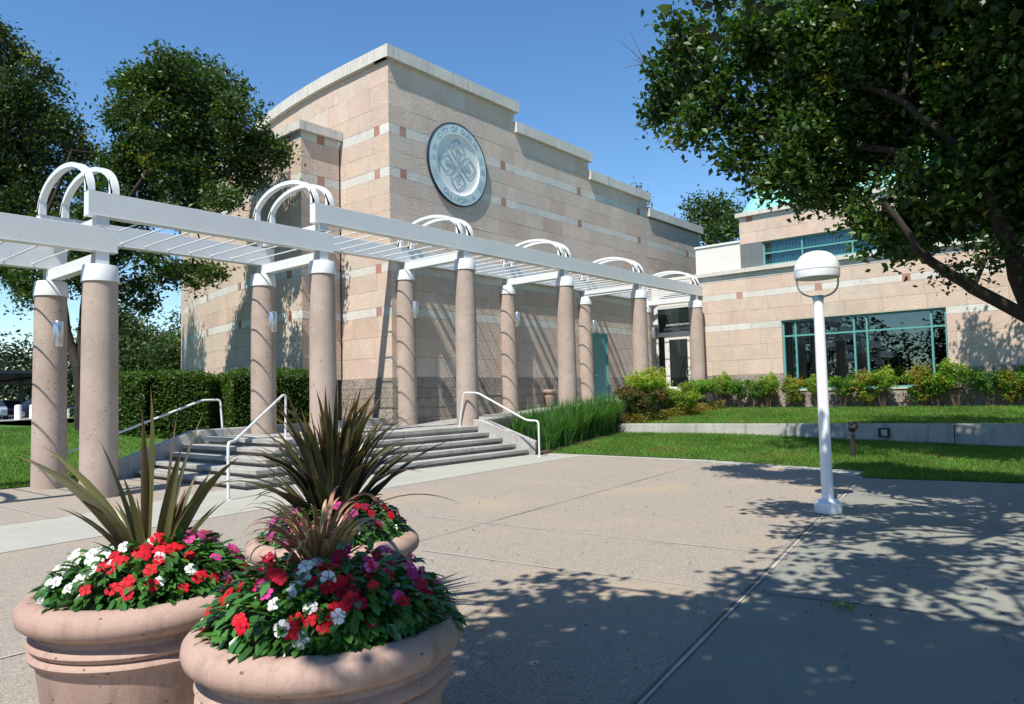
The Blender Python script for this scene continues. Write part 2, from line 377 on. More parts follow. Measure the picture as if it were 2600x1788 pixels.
# terrace deck as prisms: flat part then ramp
m.hexa([(8.42,13.12),(14.3,13.12),(14.3,16.46),(8.42,16.46)],0,.775)
m.hexa([(14.3,13.25),(29.0,13.25),(29.0,16.46),(14.3,16.46)],0,[.775,tz(29),tz(29),.775])
o=m.build('terrace',M['step_concrete']); o['kind']='structure'
m=MB(); m.hexa([(14.35,13.13),(29.0,13.13),(29.0,13.249),(14.35,13.249)],0,[.90,tz(29)+.14,tz(29)+.14,.90])
kerb=thing('terrace_kerb','concrete kerb edging the sloping walkway beside the strappy green plants','kerb',(14.35,13.0,0))
m.build('wall',M['stained_concrete'],kerb)
st=thing('concrete_stairs','five grey concrete steps turning a corner up to the colonnade','stairs',(6.96,12.1,0))
for i in range(5):
    x=6.96+.36*i; y=12.12+.265*i; z=.155*(i+1); m=MB()
    if i<4:
        xr=14.78-.17*i
        # tread slab with a deep overhanging nose, undercut riser
        m.hexa([(x-.12,y-.12),(xr,y-.12),(xr,y+.6),(x+.75,y+.6),(x+.75,16.75),(x-.12,16.75)],z-.085,z)
        m.hexa([(x,y),(xr-.02,y),(xr-.02,y+.6),(x+.7,y+.6),(x+.7,16.74),(x,16.74)],z-.155,z-.086)
    else:
        xr=14.0
        m.hexa([(x-.12,y-.14),(xr,y-.14),(xr,13.118),(8.418,13.118),(8.418,16.3),(x-.12,16.3)],z-.085,z)
        m.hexa([(x,y),(xr,y),(xr,13.11),(8.41,13.11),(8.41,16.3),(x,16.3)],z-.155,z-.086)
    m.build('step',M['step_concrete'],st,bevel=.012)
m=MB(); m.hexa([(14.92,11.88),(15.14,12.0),(14.55,13.22),(14.0,13.22),(14.0,13.0)],-.02,[.33,.35,.94,.95,.93])
c=thing('stair_side_wall','sloping pale concrete side wall at the far right end of the steps','wall',(14.5,12.5,0)); m.build('wall',M['wall_concrete'],c,bevel=.012)
m=MB(); m.hexa([(5.9,16.62),(6.9,16.62),(7.6,16.62),(8.25,16.60),(8.25,16.86),(7.6,16.86),(6.9,16.86),(5.9,16.86)],-.02,[.14,.47,.72,.93,.93,.72,.47,.14])
m.hexa([(8.252,16.47),(13.9,16.30),(13.9,16.50),(8.252,16.86)],0,[.93,1.0,1.0,.93])
c=thing('stair_side_wall','sloping concrete wall holding the lawn back left of the steps, below the hedge','wall',(7.5,16.7,0)); m.build('wall',M['wall_concrete'],c,bevel=.012)

# handrails
def bendpath(pts,rad=.09,n=5):
    P=[Vector(q) for q in pts]; out=[P[0]]
    for a,b,c in zip(P,P[1:],P[2:]):
        d0=(a-b).normalized(); d1=(c-b).normalized(); rr=min(rad,(a-b).length*.45,(c-b).length*.45)
        for k in range(n+1):
            t=k/n; out.append((b+d0*rr)*(1-t)**2+b*2*t*(1-t)+(b+d1*rr)*t*t)
    return out+[P[-1]]
def handrail(pts,label):
    t=thing('handrail',label,'handrail',pts[0],'white handrails on the steps'); m=MB(); m.tube(bendpath(pts),.024,10); m.build('rail',M['white_steel'],t,smooth=True)
    for q in (pts[0],pts[-1]):
        m=MB(); m.lathe((q[0],q[1],q[2]),[(.05,0),(.05,.006),(.028,.012)],14); m.build('flange',M['white_steel'],t)
handrail([(6.06,11.14,0),(6.06,11.14,.92),(6.32,11.40,.93),(8.50,13.42,1.68),(8.70,13.62,1.68),(8.74,13.70,.775)],'white pipe handrail at the outer corner of the steps, nearest the planters')
handrail([(5.3,16.42,0),(5.3,16.42,.62),(5.6,16.42,.66),(8.2,16.22,1.62),(8.62,16.2,1.62),(8.66,16.15,.775)],'white pipe handrail in front of the hedge at the left end of the steps')
handrail([(14.48,11.41,0),(14.48,11.41,.90),(14.38,11.72,.92),(13.98,13.0,1.64),(13.87,13.4,1.66),(13.9,13.6,.775)],'white pipe handrail at the right end of the steps beside the green strappy leaves')

# ------------------------------------------------------------------ pergola
XK=[5.05+4.59*k for k in range(-1,6)]; YF,YB=13.62,16.04
zc=lambda k:{-1:3.09,0:3.72,1:4.36}.get(k,4.98)
pg=thing('pergola','long white steel pergola with paired hoops on round concrete columns','pergola',(XK[1],YF,0))
for i,x in enumerate(XK):
    k=i-1; Z=zc(k)
    for row,y in enumerate((YF,YB)):
        z0=0 if k<=0 else (tz(x)-.01)
        m=MB(); h=Z-z0; prof=[(.298-.022*(q/10)**1.5,h*q/10) for q in range(11)]
        m.lathe((x,y,z0),prof,40); col=m.build('column',M['column_concrete'],pg,smooth=True)
        m=MB(); m.lathe((x,y,Z-.015),[(.29,0),(.302,.0),(.302,.012),(.276,.28),(.27,.287),(.01,.29)],40); m.build('cap',M['white_steel'],col,smooth=True)
        # post on the cap (H section look: core with flanges)
        m=MB(); zb=Z+.272; zt=Z+.53
        m.box(x-.11,y-.085,zb,x+.11,y-.073,zt); m.box(x-.11,y+.073,zb,x+.11,y+.085,zt); m.box(x-.055,y-.072,zb,x+.055,y+.072,zt)
        m.build('post',M['white_steel'],pg); m=MB()
        if k in(0,1): 
            m.box(x-.11,y-.085,Z+.962,x+.11,y-.073,Z+1.15); m.box(x-.11,y+.073,Z+.962,x+.11,y+.085,Z+1.15); m.box(x-.055,y-.072,Z+.962,x+.055,y+.072,Z+1.15); m.build('post',M['white_steel'],pg)
    m=MB(); m.box(x-.09,YF+.085,Z+.28,x+.09,YB-.085,Z+.50)
    m.build('cross_beam',M['white_steel'],pg,bevel=.006); m=MB()
    if k not in (0,1): continue
    m.box(x-.08,YF+.12,Z+.965,x+.08,YB-.12,Z+1.13)
    m.build('cross_beam',M['white_steel'],pg,bevel=.006)
segs=[(-3.0,.72,3.62),(.22,5.30,4.25),(4.81,9.89,4.87),(9.40,28.48,5.505)]
for (x0,x1,z) in segs:
    for y in (YF,YB):
        m=MB(); m.box(x0,y-.10,z,x1,y+.10,z+.415); m.build('beam',M['white_steel'],pg,bevel=.006)
        m=MB(); m.box(x0,y-.112,z-.012,x1,y+.112,z-.0005); m.build('flange',M['white_steel'],pg)
for (x0,x1,z) in segs:
    x=x1-.05 if x1<28 else 28.3; lo=x0+.1
    base={5.30:5.32-.491,9.89:5.32,28.48:9.91}.get(x1,.2)
    xs=[]
    if x1==5.30: xs=[4.70-.491*q for q in range(9)]
    elif x1==9.89: xs=[5.32+.491*q for q in range(9)]
    elif x1>28: xs=[9.91+.491*q for q in range(38)]
    for xx in xs:
        m=MB(); m.tube([(xx,YF+.10,z+.05),(xx,YB-.10,z+.05)],.0155,7); m.build('rung',M['white_steel'],pg,smooth=True)
for i,x in enumerate(XK):
    k=i-1; zb={-1:4.665,0:5.285}.get(k,5.92)
    for dx in (-.19,.21):
        m=MB(); ya,yb=YF-.10,YB+.05; n=26; hw=.06
        yc=(ya+yb)/2; ao=(yb-ya)/2; ai=ao-.085; H=.71; leg=.16
        ring=[]
        for q in range(n+1):
            a=PI*q/n; ring.append(((yc-ao*math.cos(a),zb+leg*0+H*abs(math.sin(a))**.92),(yc-ai*math.cos(a),zb+(H-.085)*abs(math.sin(a))**.92)))
        vs=[]
        for (o_,i_) in ring: vs+=[(x+dx-hw,*o_),(x+dx+hw,*o_),(x+dx+hw,*i_),(x+dx-hw,*i_)]
        fs=[]
        for q in range(n):
            b=4*q; fs+=[[b,b+1,b+5,b+4],[b+1,b+2,b+6,b+5],[b+2,b+3,b+7,b+6],[b+3,b,b+4,b+7]]
        m.add(vs,fs)
        for yy in (ya,yb-.20): m.box(x+dx-hw,yy,zb-.002,x+dx+hw,yy+.20,zb+.14) if 0 else None
        # straight inner knees
        for s_,yy in ((1,ya),(-1,yb)):
            y0=yy+s_*.085; m.hexa([(x+dx-hw,yy+s_*.004),(x+dx+hw,yy+s_*.004),(x+dx+hw,yy+s_*.17),(x+dx-hw,yy+s_*.17)],zb-.001,[zb+.05,zb+.05,zb+.34,zb+.34])
        m.build('hoop',M['white_steel'],pg,smooth=True)
# sconces on the back row
for i,x in enumerate(XK):
    k=i-1
    if k<0: continue
    Z=zc(k)-(.53 if k==0 else .66)-.49
    lab=['silver cylinder wall light on the leftmost back column','silver cylinder wall light on the column beside the hedge','silver cylinder light on the column by the big wall corner','silver cylinder light on the back column left of the clay urn','silver cylinder light on the back column beside the teal door','silver cylinder light on the last back column next to the entrance'][k]
    s=thing('wall_light',lab,'lamp',(x,YB-.42,Z),'cylinder lights on the pergola columns')
    m=MB(); m.lathe((x,YB-.42,Z),[(.085,0),(.09,.01),(.09,.48),(.085,.49)],24); m.build('lamp_body',M['aluminium'],s,smooth=True)
    m=MB(); m.box(x-.03,YB-.345,Z+.20,x+.03,YB-.27,Z+.28); m.build('bracket',M['galvanised'],s)

# ------------------------------------------------------------------ building
PEACH=[(.54,.43,.345),(.56,.45,.365),(.52,.41,.33),(.55,.40,.315),(.53,.45,.37),(.58,.48,.40),(.53,.385,.31),(.55,.43,.35)]
GREY=[(.57,.49,.415),(.55,.475,.405),(.60,.505,.42),(.59,.47,.385),(.54,.48,.42),(.62,.515,.425),(.57,.475,.40)]
WHITE=[(.57,.55,.50),(.60,.58,.53),(.55,.54,.49)]; RED=[(.38,.20,.155),(.42,.24,.19),(.40,.21,.17)]
def vary(c,a=.05): k=1+R.uniform(-a,a); return tuple(x*k for x in c)
def subtract(rects,hole):
    out=[]
    for (a,b,c,d) in rects:
        h0,h1,g0,g1=hole
        if h1<=a or h0>=b or g1<=c or g0>=d: out.append((a,b,c,d)); continue
        if a<h0: out.append((a,h0,c,d))
        if b>h1: out.append((h1,b,c,d))
        aa,bb=max(a,h0),min(b,h1)
        if c<g0: out.append((aa,bb,c,g0))
        if d>g1: out.append((aa,bb,g1,d))
    return [q for q in out if q[1]-q[0]>.03 and q[3]-q[2]>.02]
def stones(mb,pos,u0,u1,courses,pal,holes=(),red=None,blen=(.95,1.35),back=.06,gap=.007,inset=0,ufn=None):
    """pos(u,d)->(x,y): point at arc u, pushed d outwards"""
    for ci,(z0,z1,kind) in enumerate(courses):
        cuts=[u0]; u=u0+R.uniform(.25,1.0)
        if kind=='w' and red:
            marks=[q for q in red if u0<q<u1-.3]; cuts=[u0]
            last=u0
            for q in marks+[u1]:
                L=q-last; k=max(1,round(L/1.15))
                for j in range(1,k+1): cuts.append(last+L*j/k)
                if q<u1: cuts.append(q+.26); last=q+.26
        else:
            while u<u1-.25: cuts.append(u); u+=R.uniform(*blen)
            cuts.append(u1)
        for a,b in zip(cuts,cuts[1:]):
            isred=kind=='w' and abs((b-a)-.26)<.005
            isred=isred or (kind=='r' and R.random()<.12 )
            base=R.choice(RED) if (kind=='w' and isred) else R.choice(WHITE) if kind=='w' else R.choice(pal)
            if kind=='n' and R.random()<.06: base=(.52,.38,.31)
            mean=(.55,.44,.355); base=base if kind=='w' else tuple(.55*p_+.45*q_ for p_,q_ in zip(base,mean))
            c=vary(base)
            rects=[(a,b,z0,z1)]
            for h in holes: rects=subtract(rects,h)
            for (ra,rb,rz0,rz1) in rects:
                mb.cur=c; pr=R.uniform(0,.006)
                g=gap/2; A,B=ra+g,rb-g
                k=1
                p=[pos(A,pr),pos(B,pr),pos(B,-back),pos(A,-back)]
                zz0,zz1=rz0+g,rz1-g
                vs=[(*p[0],zz0),(*p[1],zz0),(*p[2],zz0),(*p[3],zz0),(*p[0],zz1),(*p[1],zz1),(*p[2],zz1),(*p[3],zz1)]
                mb.add(vs,[[0,1,5,4],[1,2,6,5],[3,0,4,7],[4,5,6,7],[3,2,1,0]])
CO=[(2.15,2.76,'n'),(2.76,3.375,'n'),(3.375,3.99,'n'),(3.99,4.26,'w'),(4.26,4.775,'n'),(4.775,5.29,'n'),(5.29,5.55,'w')]
CU=[(5.55,6.07,'n'),(6.07,6.59,'n'),(6.59,7.11,'n'),(7.11,7.63,'n'),(7.63,8.15,'n'),(8.15,8.43,'w'),(8.43,8.94,'n'),(8.94,9.45,'n'),(9.45,9.75,'w'),(9.75,10.30,'n'),(10.30,10.98,'n'),(10.98,11.68,'n')]
bd=thing('civic_building','sandstone civic building with stepped wall, curved left side and low window wing','building',(14,16.4,0))
def clipc(cs,zt): return [(a,min(b,zt),k) for a,b,k in cs if a<zt-.05]
# seal wall (faces -Y) built in four stepped pieces
m=MB(); cp=MB(); bk=MB()
steps=[(14.0,19.83,11.68),(19.83,24.5,10.95),(24.5,29.2,10.22),(29.2,34.5,9.50)]
reds=[.42+4.62*k for k in range(6)]; 
door=(10.42,11.55,-1,3.97)
for (x0,x1,zt) in steps:
    hol=[(24.42,25.55,-1,3.97)]
    stones(m,lambda u,d:(u,16.4-d),x0,x1,clipc([c for c in CO if c[2]=='n']+CU,zt) if 0 else clipc([c for c in CO+CU if c[2]=='n' ],zt),GREY+PEACH[:3]+GREY,hol,blen=(.9,1.3))
    stones(m,lambda u,d:(u,16.4-d),x0,x1,clipc([c for c in CO+CU if c[2]=='w'],zt),GREY,hol,red=[14.0+q for q in ([.42+4.62*k for k in range(6)])])
    bk.box(x0,16.44,0,x1,17.0,zt-.02)
    m2=MB(); xx=x0-(.14 if x0==14.0 else -.001)
    q=xx; 
    while q<x1+.16:
        e=min(q+1.15,x1+.16)
        cp.box(q+.004,16.26,zt,e-.004,16.95,zt+.375); q=e
        if e>=x1+.159: break
wl=m.build('wall',M['sandstone'],bd,col=True); bk.build('wall_core',M['mortar'],bd); cp.build('coping',M['coping_concrete'],bd)
# left face X=14 and its curve
Rc=32.0
def posU(u,d):   # u=0 at corner Y 16.4, straight to 18, then curve
    y=16.4+u
    if y<=18: return (14.0-d,y)
    a=(y-18)/Rc; return (14.0+Rc-(Rc+d)*math.cos(a),18+(Rc+d)*math.sin(a))
m=MB(); stones(m,posU,0,2.4,[c for c in CO+CU if c[2]=='n'],PEACH); stones(m,posU,0,2.4,[c for c in CO+CU if c[2]=='w'],PEACH,red=[.42])
up_=[c for c in CU if c[0]>9.4]
stones(m,posU,2.4,22,[c for c in up_ if c[2]=='n'],PEACH,blen=(.85,1.2)); stones(m,posU,2.4,22,[c for c in up_ if c[2]=='w'],PEACH,red=[2.4+4.6*k+1 for k in range(5)])
m.build('wall',M['sandstone'],bd,col=True)
m=MB(); cp=MB(); N=22
for q in range(N):
    a,b=q*22/N,(q+1)*22/N
    m.hexa([posU(a,-.05),posU(b,-.05),posU(b,-.5),posU(a,-.5)],.2,11.66)
    a0=a if q else -.14+.28
    cp.hexa([posU(a+.004 if q else .0,.14),posU(b-.004,.14),posU(b-.004,-.6),posU(a+.004 if q else .0,-.6)],11.68,12.055)
m.build('wall_core',M['mortar'],bd); cp.build('coping',M['coping_concrete'],bd)
# projecting curved bay
R2=34.0
def posB(u,d):
    a=u/R2; return (12.55+R2-(R2+d)*math.cos(a),18.75+(R2+d)*math.sin(a))
BC=CO+[(5.55,6.07,'n'),(6.07,6.59,'n'),(6.59,7.11,'n'),(7.11,7.63,'n'),(7.63,8.15,'n'),(8.15,8.43,'w'),(8.43,8.94,'n'),(8.94,9.45,'n'),(9.45,9.70,'w')]
m=MB(); stones(m,posB,0,22,[c for c in BC if c[2]=='n'],PEACH,blen=(.9,1.3)); stones(m,posB,0,22,[c for c in BC if c[2]=='w'],PEACH,red=[.55+3.3*k for k in range(7)])
stones(m,lambda u,d:(u,18.75-d),12.55,13.94,[c for c in BC if c[2]=='n'],PEACH); stones(m,lambda u,d:(u,18.75-d),12.55,13.94,[c for c in BC if c[2]=='w'],PEACH,red=[13.13])
m.build('wall',M['sandstone'],bd,col=True)
m=MB(); cp=MB()
for q in range(20):
    a,b=q*1.1,(q+1)*1.1
    m.hexa([posB(max(a,.06),-.05),posB(b,-.05),posB(b,-1.3),posB(max(a,.06),-1.3)],.2,9.68)
    cp.hexa([posB(a+.004-(0 if q else .0),.14),posB(b-.004,.14),posB(b-.004,-1.2),posB(a+.004,-1.2)],9.70,9.98)
cp.box(12.41,18.61,9.70,13.985,18.752,9.98)
m.build('wall_core',M['mortar'],bd); cp.build('coping',M['coping_concrete'],bd)
# split-face base
m=MB()
def rough(pos,u0,u1,zf,top=2.15,holes=()):
    n=0; z=top
    while z>.0:
        z0=z-.30; u=u0; 
        off=.3 if n%2 else .0; cuts=[u0]; q=u0+.6-off
        while q<u1-.05: cuts.append(q); q+=.6
        cuts.append(u1)
        for a,b in zip(cuts,cuts[1:]):
            if z<zf: continue
            c=vary((.36,.31,.265),.09); rects=[(a,b,z0,z)]
            for h in holes: rects=subtract(rects,h)
            for (ra,rb,r0,r1) in rects:
                m.cur=c; pr=.02+R.uniform(0,.012); p=[pos(ra+.005,pr),pos(rb-.005,pr),pos(rb-.005,-.05),pos(ra+.005,-.05)]
                m.add([(*p[0],r0+.005),(*p[1],r0+.005),(*p[2],r0+.005),(*p[3],r0+.005),(*p[0],r1-.005),(*p[1],r1-.005),(*p[2],r1-.005),(*p[3],r1-.005)],[[0,1,5,4],[1,2,6,5],[3,0,4,7],[4,5,6,7]])
        z=z0; n+=1
rough(lambda u,d:(u,16.4-d),13.98,29.3,.5,holes=[(24.42,25.55,-1,3)]); m.build('foundation',M['split_face'],bd,col=True); m=MB()
rough(posU,-.02,2.4,.4); m.build('foundation',M['split_face'],bd,col=True); m=MB(); rough(posB,0,22,.4); m.build('foundation',M['split_face'],bd,col=True); m=MB()
WIN=(4.76,10.46,1.50,4.235)   # lower window opening in facade Y,z
rough(lambda u,d:(29.0-d,u),-25,14.02,.5,holes=[WIN])
m.build('foundation',M['split_face'],bd,col=True)
# teal service door
dr=MB(); dr.box(24.47,16.42,tz(25)-.02,25.50,16.46,3.93); d=dr.build('door',M['teal_door'],bd); 
dr=MB(); dr.box(24.42,16.385,tz(25),24.47,16.46,3.97); dr.box(25.50,16.385,tz(25),25.55,16.46,3.97); dr.box(24.47,16.385,3.93,25.50,16.46,3.97); dr.build('frame',M['teal_frame'],d)
dr=MB(); dr.tube([(24.58,16.40,2.25),(24.58,16.36,2.25),(24.70,16.36,2.25)],.012,8); dr.build('handle',M['aluminium'],d)
# right wing facade X=29
FC=CO+[(5.55,6.08,'n'),(6.08,6.33,'w0')]
FC=[(a,b,k) for a,b,k in FC]
m=MB(); pf=lambda u,d:(29.0-d,u)
stones(m,pf,-25,14.02,[c for c in FC if c[2]=='n'],PEACH,[WIN],blen=(1.1,1.5)); stones(m,pf,-25,14.02,[c for c in FC if c[2]=='w' and c[0]>5],PEACH,[WIN],red=[-25+q for q in (6,13,19.3,21.8,27.2,30.8,33.85,37.0)][3:])
stones(m,pf,-25,14.02,[c for c in FC if c[2]=='w' and c[0]<5],PEACH,[WIN],red=[-20]); 
for k in range(34):
    m.cur=vary(WHITE[1]); y0=-25+k*1.148; m.box(28.985,y0+.003,6.085,29.06,min(14.02,y0+1.142),6.33)
UPW=(-8,11.09,6.53,7.505)
UC=[(6.50,7.04,'n'),(7.04,7.50,'n'),(7.50,7.99,'n'),(7.99,8.42,'n'),(8.42,8.62,'w')]
m.build('wall',M['sandstone'],bd,col=True); m=MB()
stones(m,pf,-12,12.02,[(7.505,7.97,'n'),(7.97,8.40,'n')],PEACH,blen=(1.1,1.4)); stones(m,pf,-12,12.02,[(8.40,8.63,'w')],PEACH,red=[-5,3.1,11.45])
m.build('wall',M['sandstone'],bd,col=True)
m=MB()
for (a,b,z0,z1) in subtract([(-25,14.0,.3,6.3)],WIN): m.box(29.06,a,z0,29.4,b,z1)
for (a,b,z0,z1) in subtract([(-12,12.0,6.50,8.6)],UPW): m.box(29.06,a,z0,29.4,b,z1)
m.build('wall_core',M['mortar'],bd)
m=MB(); m.box(29.01,11.1,6.50,29.058,11.56,7.50); m.box(29.01,11.566,6.50,29.058,12.01,7.0); m.box(29.01,11.566,7.006,29.058,12.01,7.50); m.build('slate_panel',M['slate'],bd)
m=MB(); m.box(29.03,12.03,6.50,29.4,14.02,7.62); m.build('stucco_wall',M['stucco'],bd)
m=MB(); m.box(28.98,12.02,7.62,29.45,14.06,7.70); m.build('wall_cap',M['white_steel'],bd)
m=MB(); y=-25
while y<14.1: m.box(28.84,y+.004,6.335,29.3,min(14.12,y+1.15)-.004,6.50); y+=1.15
m.build('coping',M['coping_concrete'],bd); m=MB(); y=-12
while y<12.1: m.box(28.86,y+.004,8.63,29.4,min(12.14,y+1.15)-.004,8.80); y+=1.15
m.build('coping',M['coping_concrete'],bd)
# hipped teal metal roof with standing seams
m=MB(); ax,ay,az=36,.5,14.6
m.add([(29.05,11.85,8.80),(29.05,-12,8.80),(37,-12,14.36),(37,11.85,14.36),(45,11.85,8.8),(45,-12,8.8)],[[0,1,2,3],[0,3,4],[4,3,2,5],[1,5,2]])
rf=m.build('roof',M['teal_roof'],bd)
m=MB(); y=11.85-.5
while y>-11.5:
    # seam climbs the front slope until it meets the hip
    tmax=1.0
    if y>6.2: tmax=(11.85-y)/(11.85-6.2)
    if y<-6: tmax=(y+12)/6.0
    p0=Vector((29.05,y,8.80)); p1=p0+(Vector((37,y,14.36))-p0)
    nrm=Vector((-5.56,0,7.95)).normalized()
    m.add([tuple(p0+nrm*.0+Vector((0,-.018,0))),tuple(p0+Vector((0,.018,0))),tuple(p1+Vector((0,.018,0))),tuple(p1+Vector((0,-.018,0))),tuple(p0+nrm*.05+Vector((0,-.018,0))),tuple(p0+nrm*.05+Vector((0,.018,0))),tuple(p1+nrm*.05+Vector((0,.018,0))),tuple(p1+nrm*.05+Vector((0,-.018,0)))],[[4,5,6,7],[0,4,7,3],[1,2,6,5],[0,1,5,4]])
    y-=.46
m.tube([(29.05,11.85,8.82),(37,11.85,14.38)],.05,6); m.build('seam',M['teal_roof'],rf)
# lower window
def frame_grid(name,parent,X,y0,y1,z0,z1,vy,hz,w,mat):
    m=MB()
    m.box(X,y0,z0,X+.10,y0+w,z1); m.box(X,y1-w,z0,X+.10,y1,z1); m.box(X+.001,y0+w,z0,X+.10,y1-w,z0+w); m.box(X+.001,y0+w,z1-w,X+.10,y1-w,z1)
    for v_ in vy: m.box(X+.003,v_-w/2,z0+w,X+.095,v_+w/2,z1-w)
    for h_ in hz: m.box(X+.006,y0+w,h_-w/2,X+.09,y1-w,h_+w/2)
    return m.build(name,mat,parent)
y0,y1,z0,z1=WIN
pane=MB(); pane.box(29.17,y0+.03,z0+.03,29.18,y1-.03,z1-.03); pn=pane.build('window',M['window_glass'],bd); pn['label']='wide dark window with teal frame low on the wing'
frame_grid('frame',pn,29.10,y0,y1,z0,z1,[9.955,7.80,7.355,5.24],[3.61],.065,M['teal_frame'])
m=MB(); m.box(28.93,y0-.05,z0-.06,29.2,y1+.05,z0-.002); m.build('sill',M['coping_concrete'],pn)
m=MB(); y=8.7
while y<y1-.06: m.box(29.33,y,z0+.05,29.34,y+.065,z1-.05); y+=.13
m.build('blind',M['blind'],pn)
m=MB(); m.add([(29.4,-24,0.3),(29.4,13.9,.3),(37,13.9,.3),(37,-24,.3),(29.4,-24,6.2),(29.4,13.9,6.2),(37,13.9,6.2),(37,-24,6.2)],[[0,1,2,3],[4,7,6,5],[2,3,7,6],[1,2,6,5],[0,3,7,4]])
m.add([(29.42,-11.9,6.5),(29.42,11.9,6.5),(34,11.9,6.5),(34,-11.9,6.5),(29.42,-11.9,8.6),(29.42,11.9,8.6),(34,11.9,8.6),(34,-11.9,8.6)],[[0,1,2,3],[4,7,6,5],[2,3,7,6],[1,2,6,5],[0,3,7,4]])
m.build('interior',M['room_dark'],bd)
# upper ribbon window with zigzag-bottomed hanging blinds
y0,y1,z0,z1=UPW
pane=MB(); pane.box(29.17,y0+.03,z0+.03,29.18,y1-.03,z1-.03); pn=pane.build('window',M['upper_glass'],bd); pn['label']='upper ribbon window with teal frame and pale hanging blinds'
frame_grid('frame',pn,29.10,y0,y1,z0,z1,[9.55+.0-1.85*k for k in range(0,9)],[7.02],.06,M['teal_frame'])
m=MB(); y=-7.9
while y<y1-.1:
    for (zt_,zb_) in ((7.28,7.06),(6.83,6.56)):
        j=R.uniform(-.012,.012)
        m.add([(29.27,y,zb_),(29.27,y+.10,zb_),(29.27,y+.10,zt_-.06+j),(29.27,y+.05,zt_+.03+j),(29.27,y,zt_-.06+j)],[[0,1,2,3,4]])
    y+=.125
m.build('blind',M['blind'],pn)
# entrance bay, set back between wing and seal wall
XE=29.35
m=MB(); m.box(XE,14.02,tz(29)-.05,XE+.08,14.12,6.45); m.box(XE,16.14,tz(29)-.05,XE+.08,16.45,6.45); m.box(XE,14.12,5.22,XE+.08,16.14,6.45); m.box(XE-.04,14.12,3.97,XE+.08,16.14,4.16)
m.box(XE-.03,14.02,6.45,XE+.3,16.5,6.58)
ent=m.build('entrance_frame',M['cream_panel'],bd)
m=MB()
for q in range(10): z=5.30+q*.115; m.box(XE-.012,14.14,z,XE-.001,16.12,z+.095)
m.build('panel',M['cream_panel'],ent)
m=MB(); m.box(XE-.05,16.14,4.02,XE-.001,16.40,4.55); m.build('sign_panel',M['galvanised'],ent)
m=MB(); m.box(XE+.03,14.12,4.16,XE+.04,16.12,5.22); tg=m.build('window',M['window_glass'],bd); tg['label']='dark glass transom over the entrance with lettering'
def text_obj(name,body,size,mat,parent,mw,extr=.004,align='CENTER'):
    cu=bpy.data.curves.new('t','FONT'); cu.body=body; cu.size=size; cu.extrude=extr; cu.align_x=align; cu.align_y='CENTER'; cu.resolution_u=3
    o=bpy.data.objects.new('t',cu); COL.objects.link(o); bpy.context.view_layer.update()
    dg=bpy.context.evaluated_depsgraph_get(); me=bpy.data.meshes.new_from_object(o.evaluated_get(dg)); bpy.data.objects.remove(o)
    me.transform(mw); o3=origin(parent); me.transform(Matrix.Translation(-o3)); me.materials.clear(); me.materials.append(mat)
    q=bpy.data.objects.new(name,me); COL.objects.link(q); q.parent=parent; return q
mw=lambda y,z,sx=1:Matrix.Translation((XE+.015,y,z))@Matrix(((0,0,-1,0),(-1,0,0,0),(0,1,0,0),(0,0,0,1)))@Matrix.Diagonal((sx,1,1,1))
text_obj('lettering','ADMINISTRATION',.155,M['letter'],tg,mw(15.12,4.455)); text_obj('lettering','COUNCIL CHAMBERS',.155,M['letter'],tg,mw(15.10,4.29))
zd=tz(29)
m=MB(); m.box(XE+.02,15.63,zd+.02,XE+.03,15.70,3.9); m.box(XE+.0,15.70,zd,XE+.06,15.76,3.97); m.box(XE,15.66,zd,XE+.06,15.70,3.97)
m=MB(); m.box(XE-.02,15.60,zd,XE+.05,15.82,3.97); m.box(XE-.02,14.60,3.82,XE+.05,15.60,3.97); m.box(XE-.02,14.50,zd,XE+.05,14.72,3.82); m.box(XE-.02,14.72,zd,XE+.05,15.60,zd+.25); d=m.build('door',M['cream_panel'],bd,bevel=.005)
m=MB(); m.box(XE+.01,14.72,zd+.25,XE+.02,15.60,3.82); m.build('pane',M['window_glass'],d)
m=MB(); m.tube([(XE-.03,14.62,2.62),(XE-.10,14.60,2.60),(XE-.12,14.75,2.45),(XE-.12,14.78,2.3),(XE-.12,14.7,2.14),(XE-.10,14.60,2.08),(XE-.03,14.62,2.06)],.017,8); m.build('handle',M['aluminium'],d,smooth=True)
m=MB(); m.box(XE+.02,15.82,zd,XE+.03,16.14,3.97); m.build('pane',M['window_glass'],ent)
m=MB(); m.box(XE-.03,16.18,2.55,XE-.001,16.30,3.25); m.build('push_plate',M['galvanised'],ent)
for zz in (1.9,2.6,3.3): 
    m=MB(); m.box(XE-.025,15.62,zz,XE-.019,15.64,zz+.1); m.build('hinge',M['dark_metal'],d)
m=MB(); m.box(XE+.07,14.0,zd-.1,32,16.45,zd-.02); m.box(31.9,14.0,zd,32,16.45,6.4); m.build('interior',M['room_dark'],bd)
# wall box right of the corner, roof body behind
m=MB(); m.box(14.5,17.0,.2,36,30,9.0); m.build('wall_core',M['mortar'],bd)

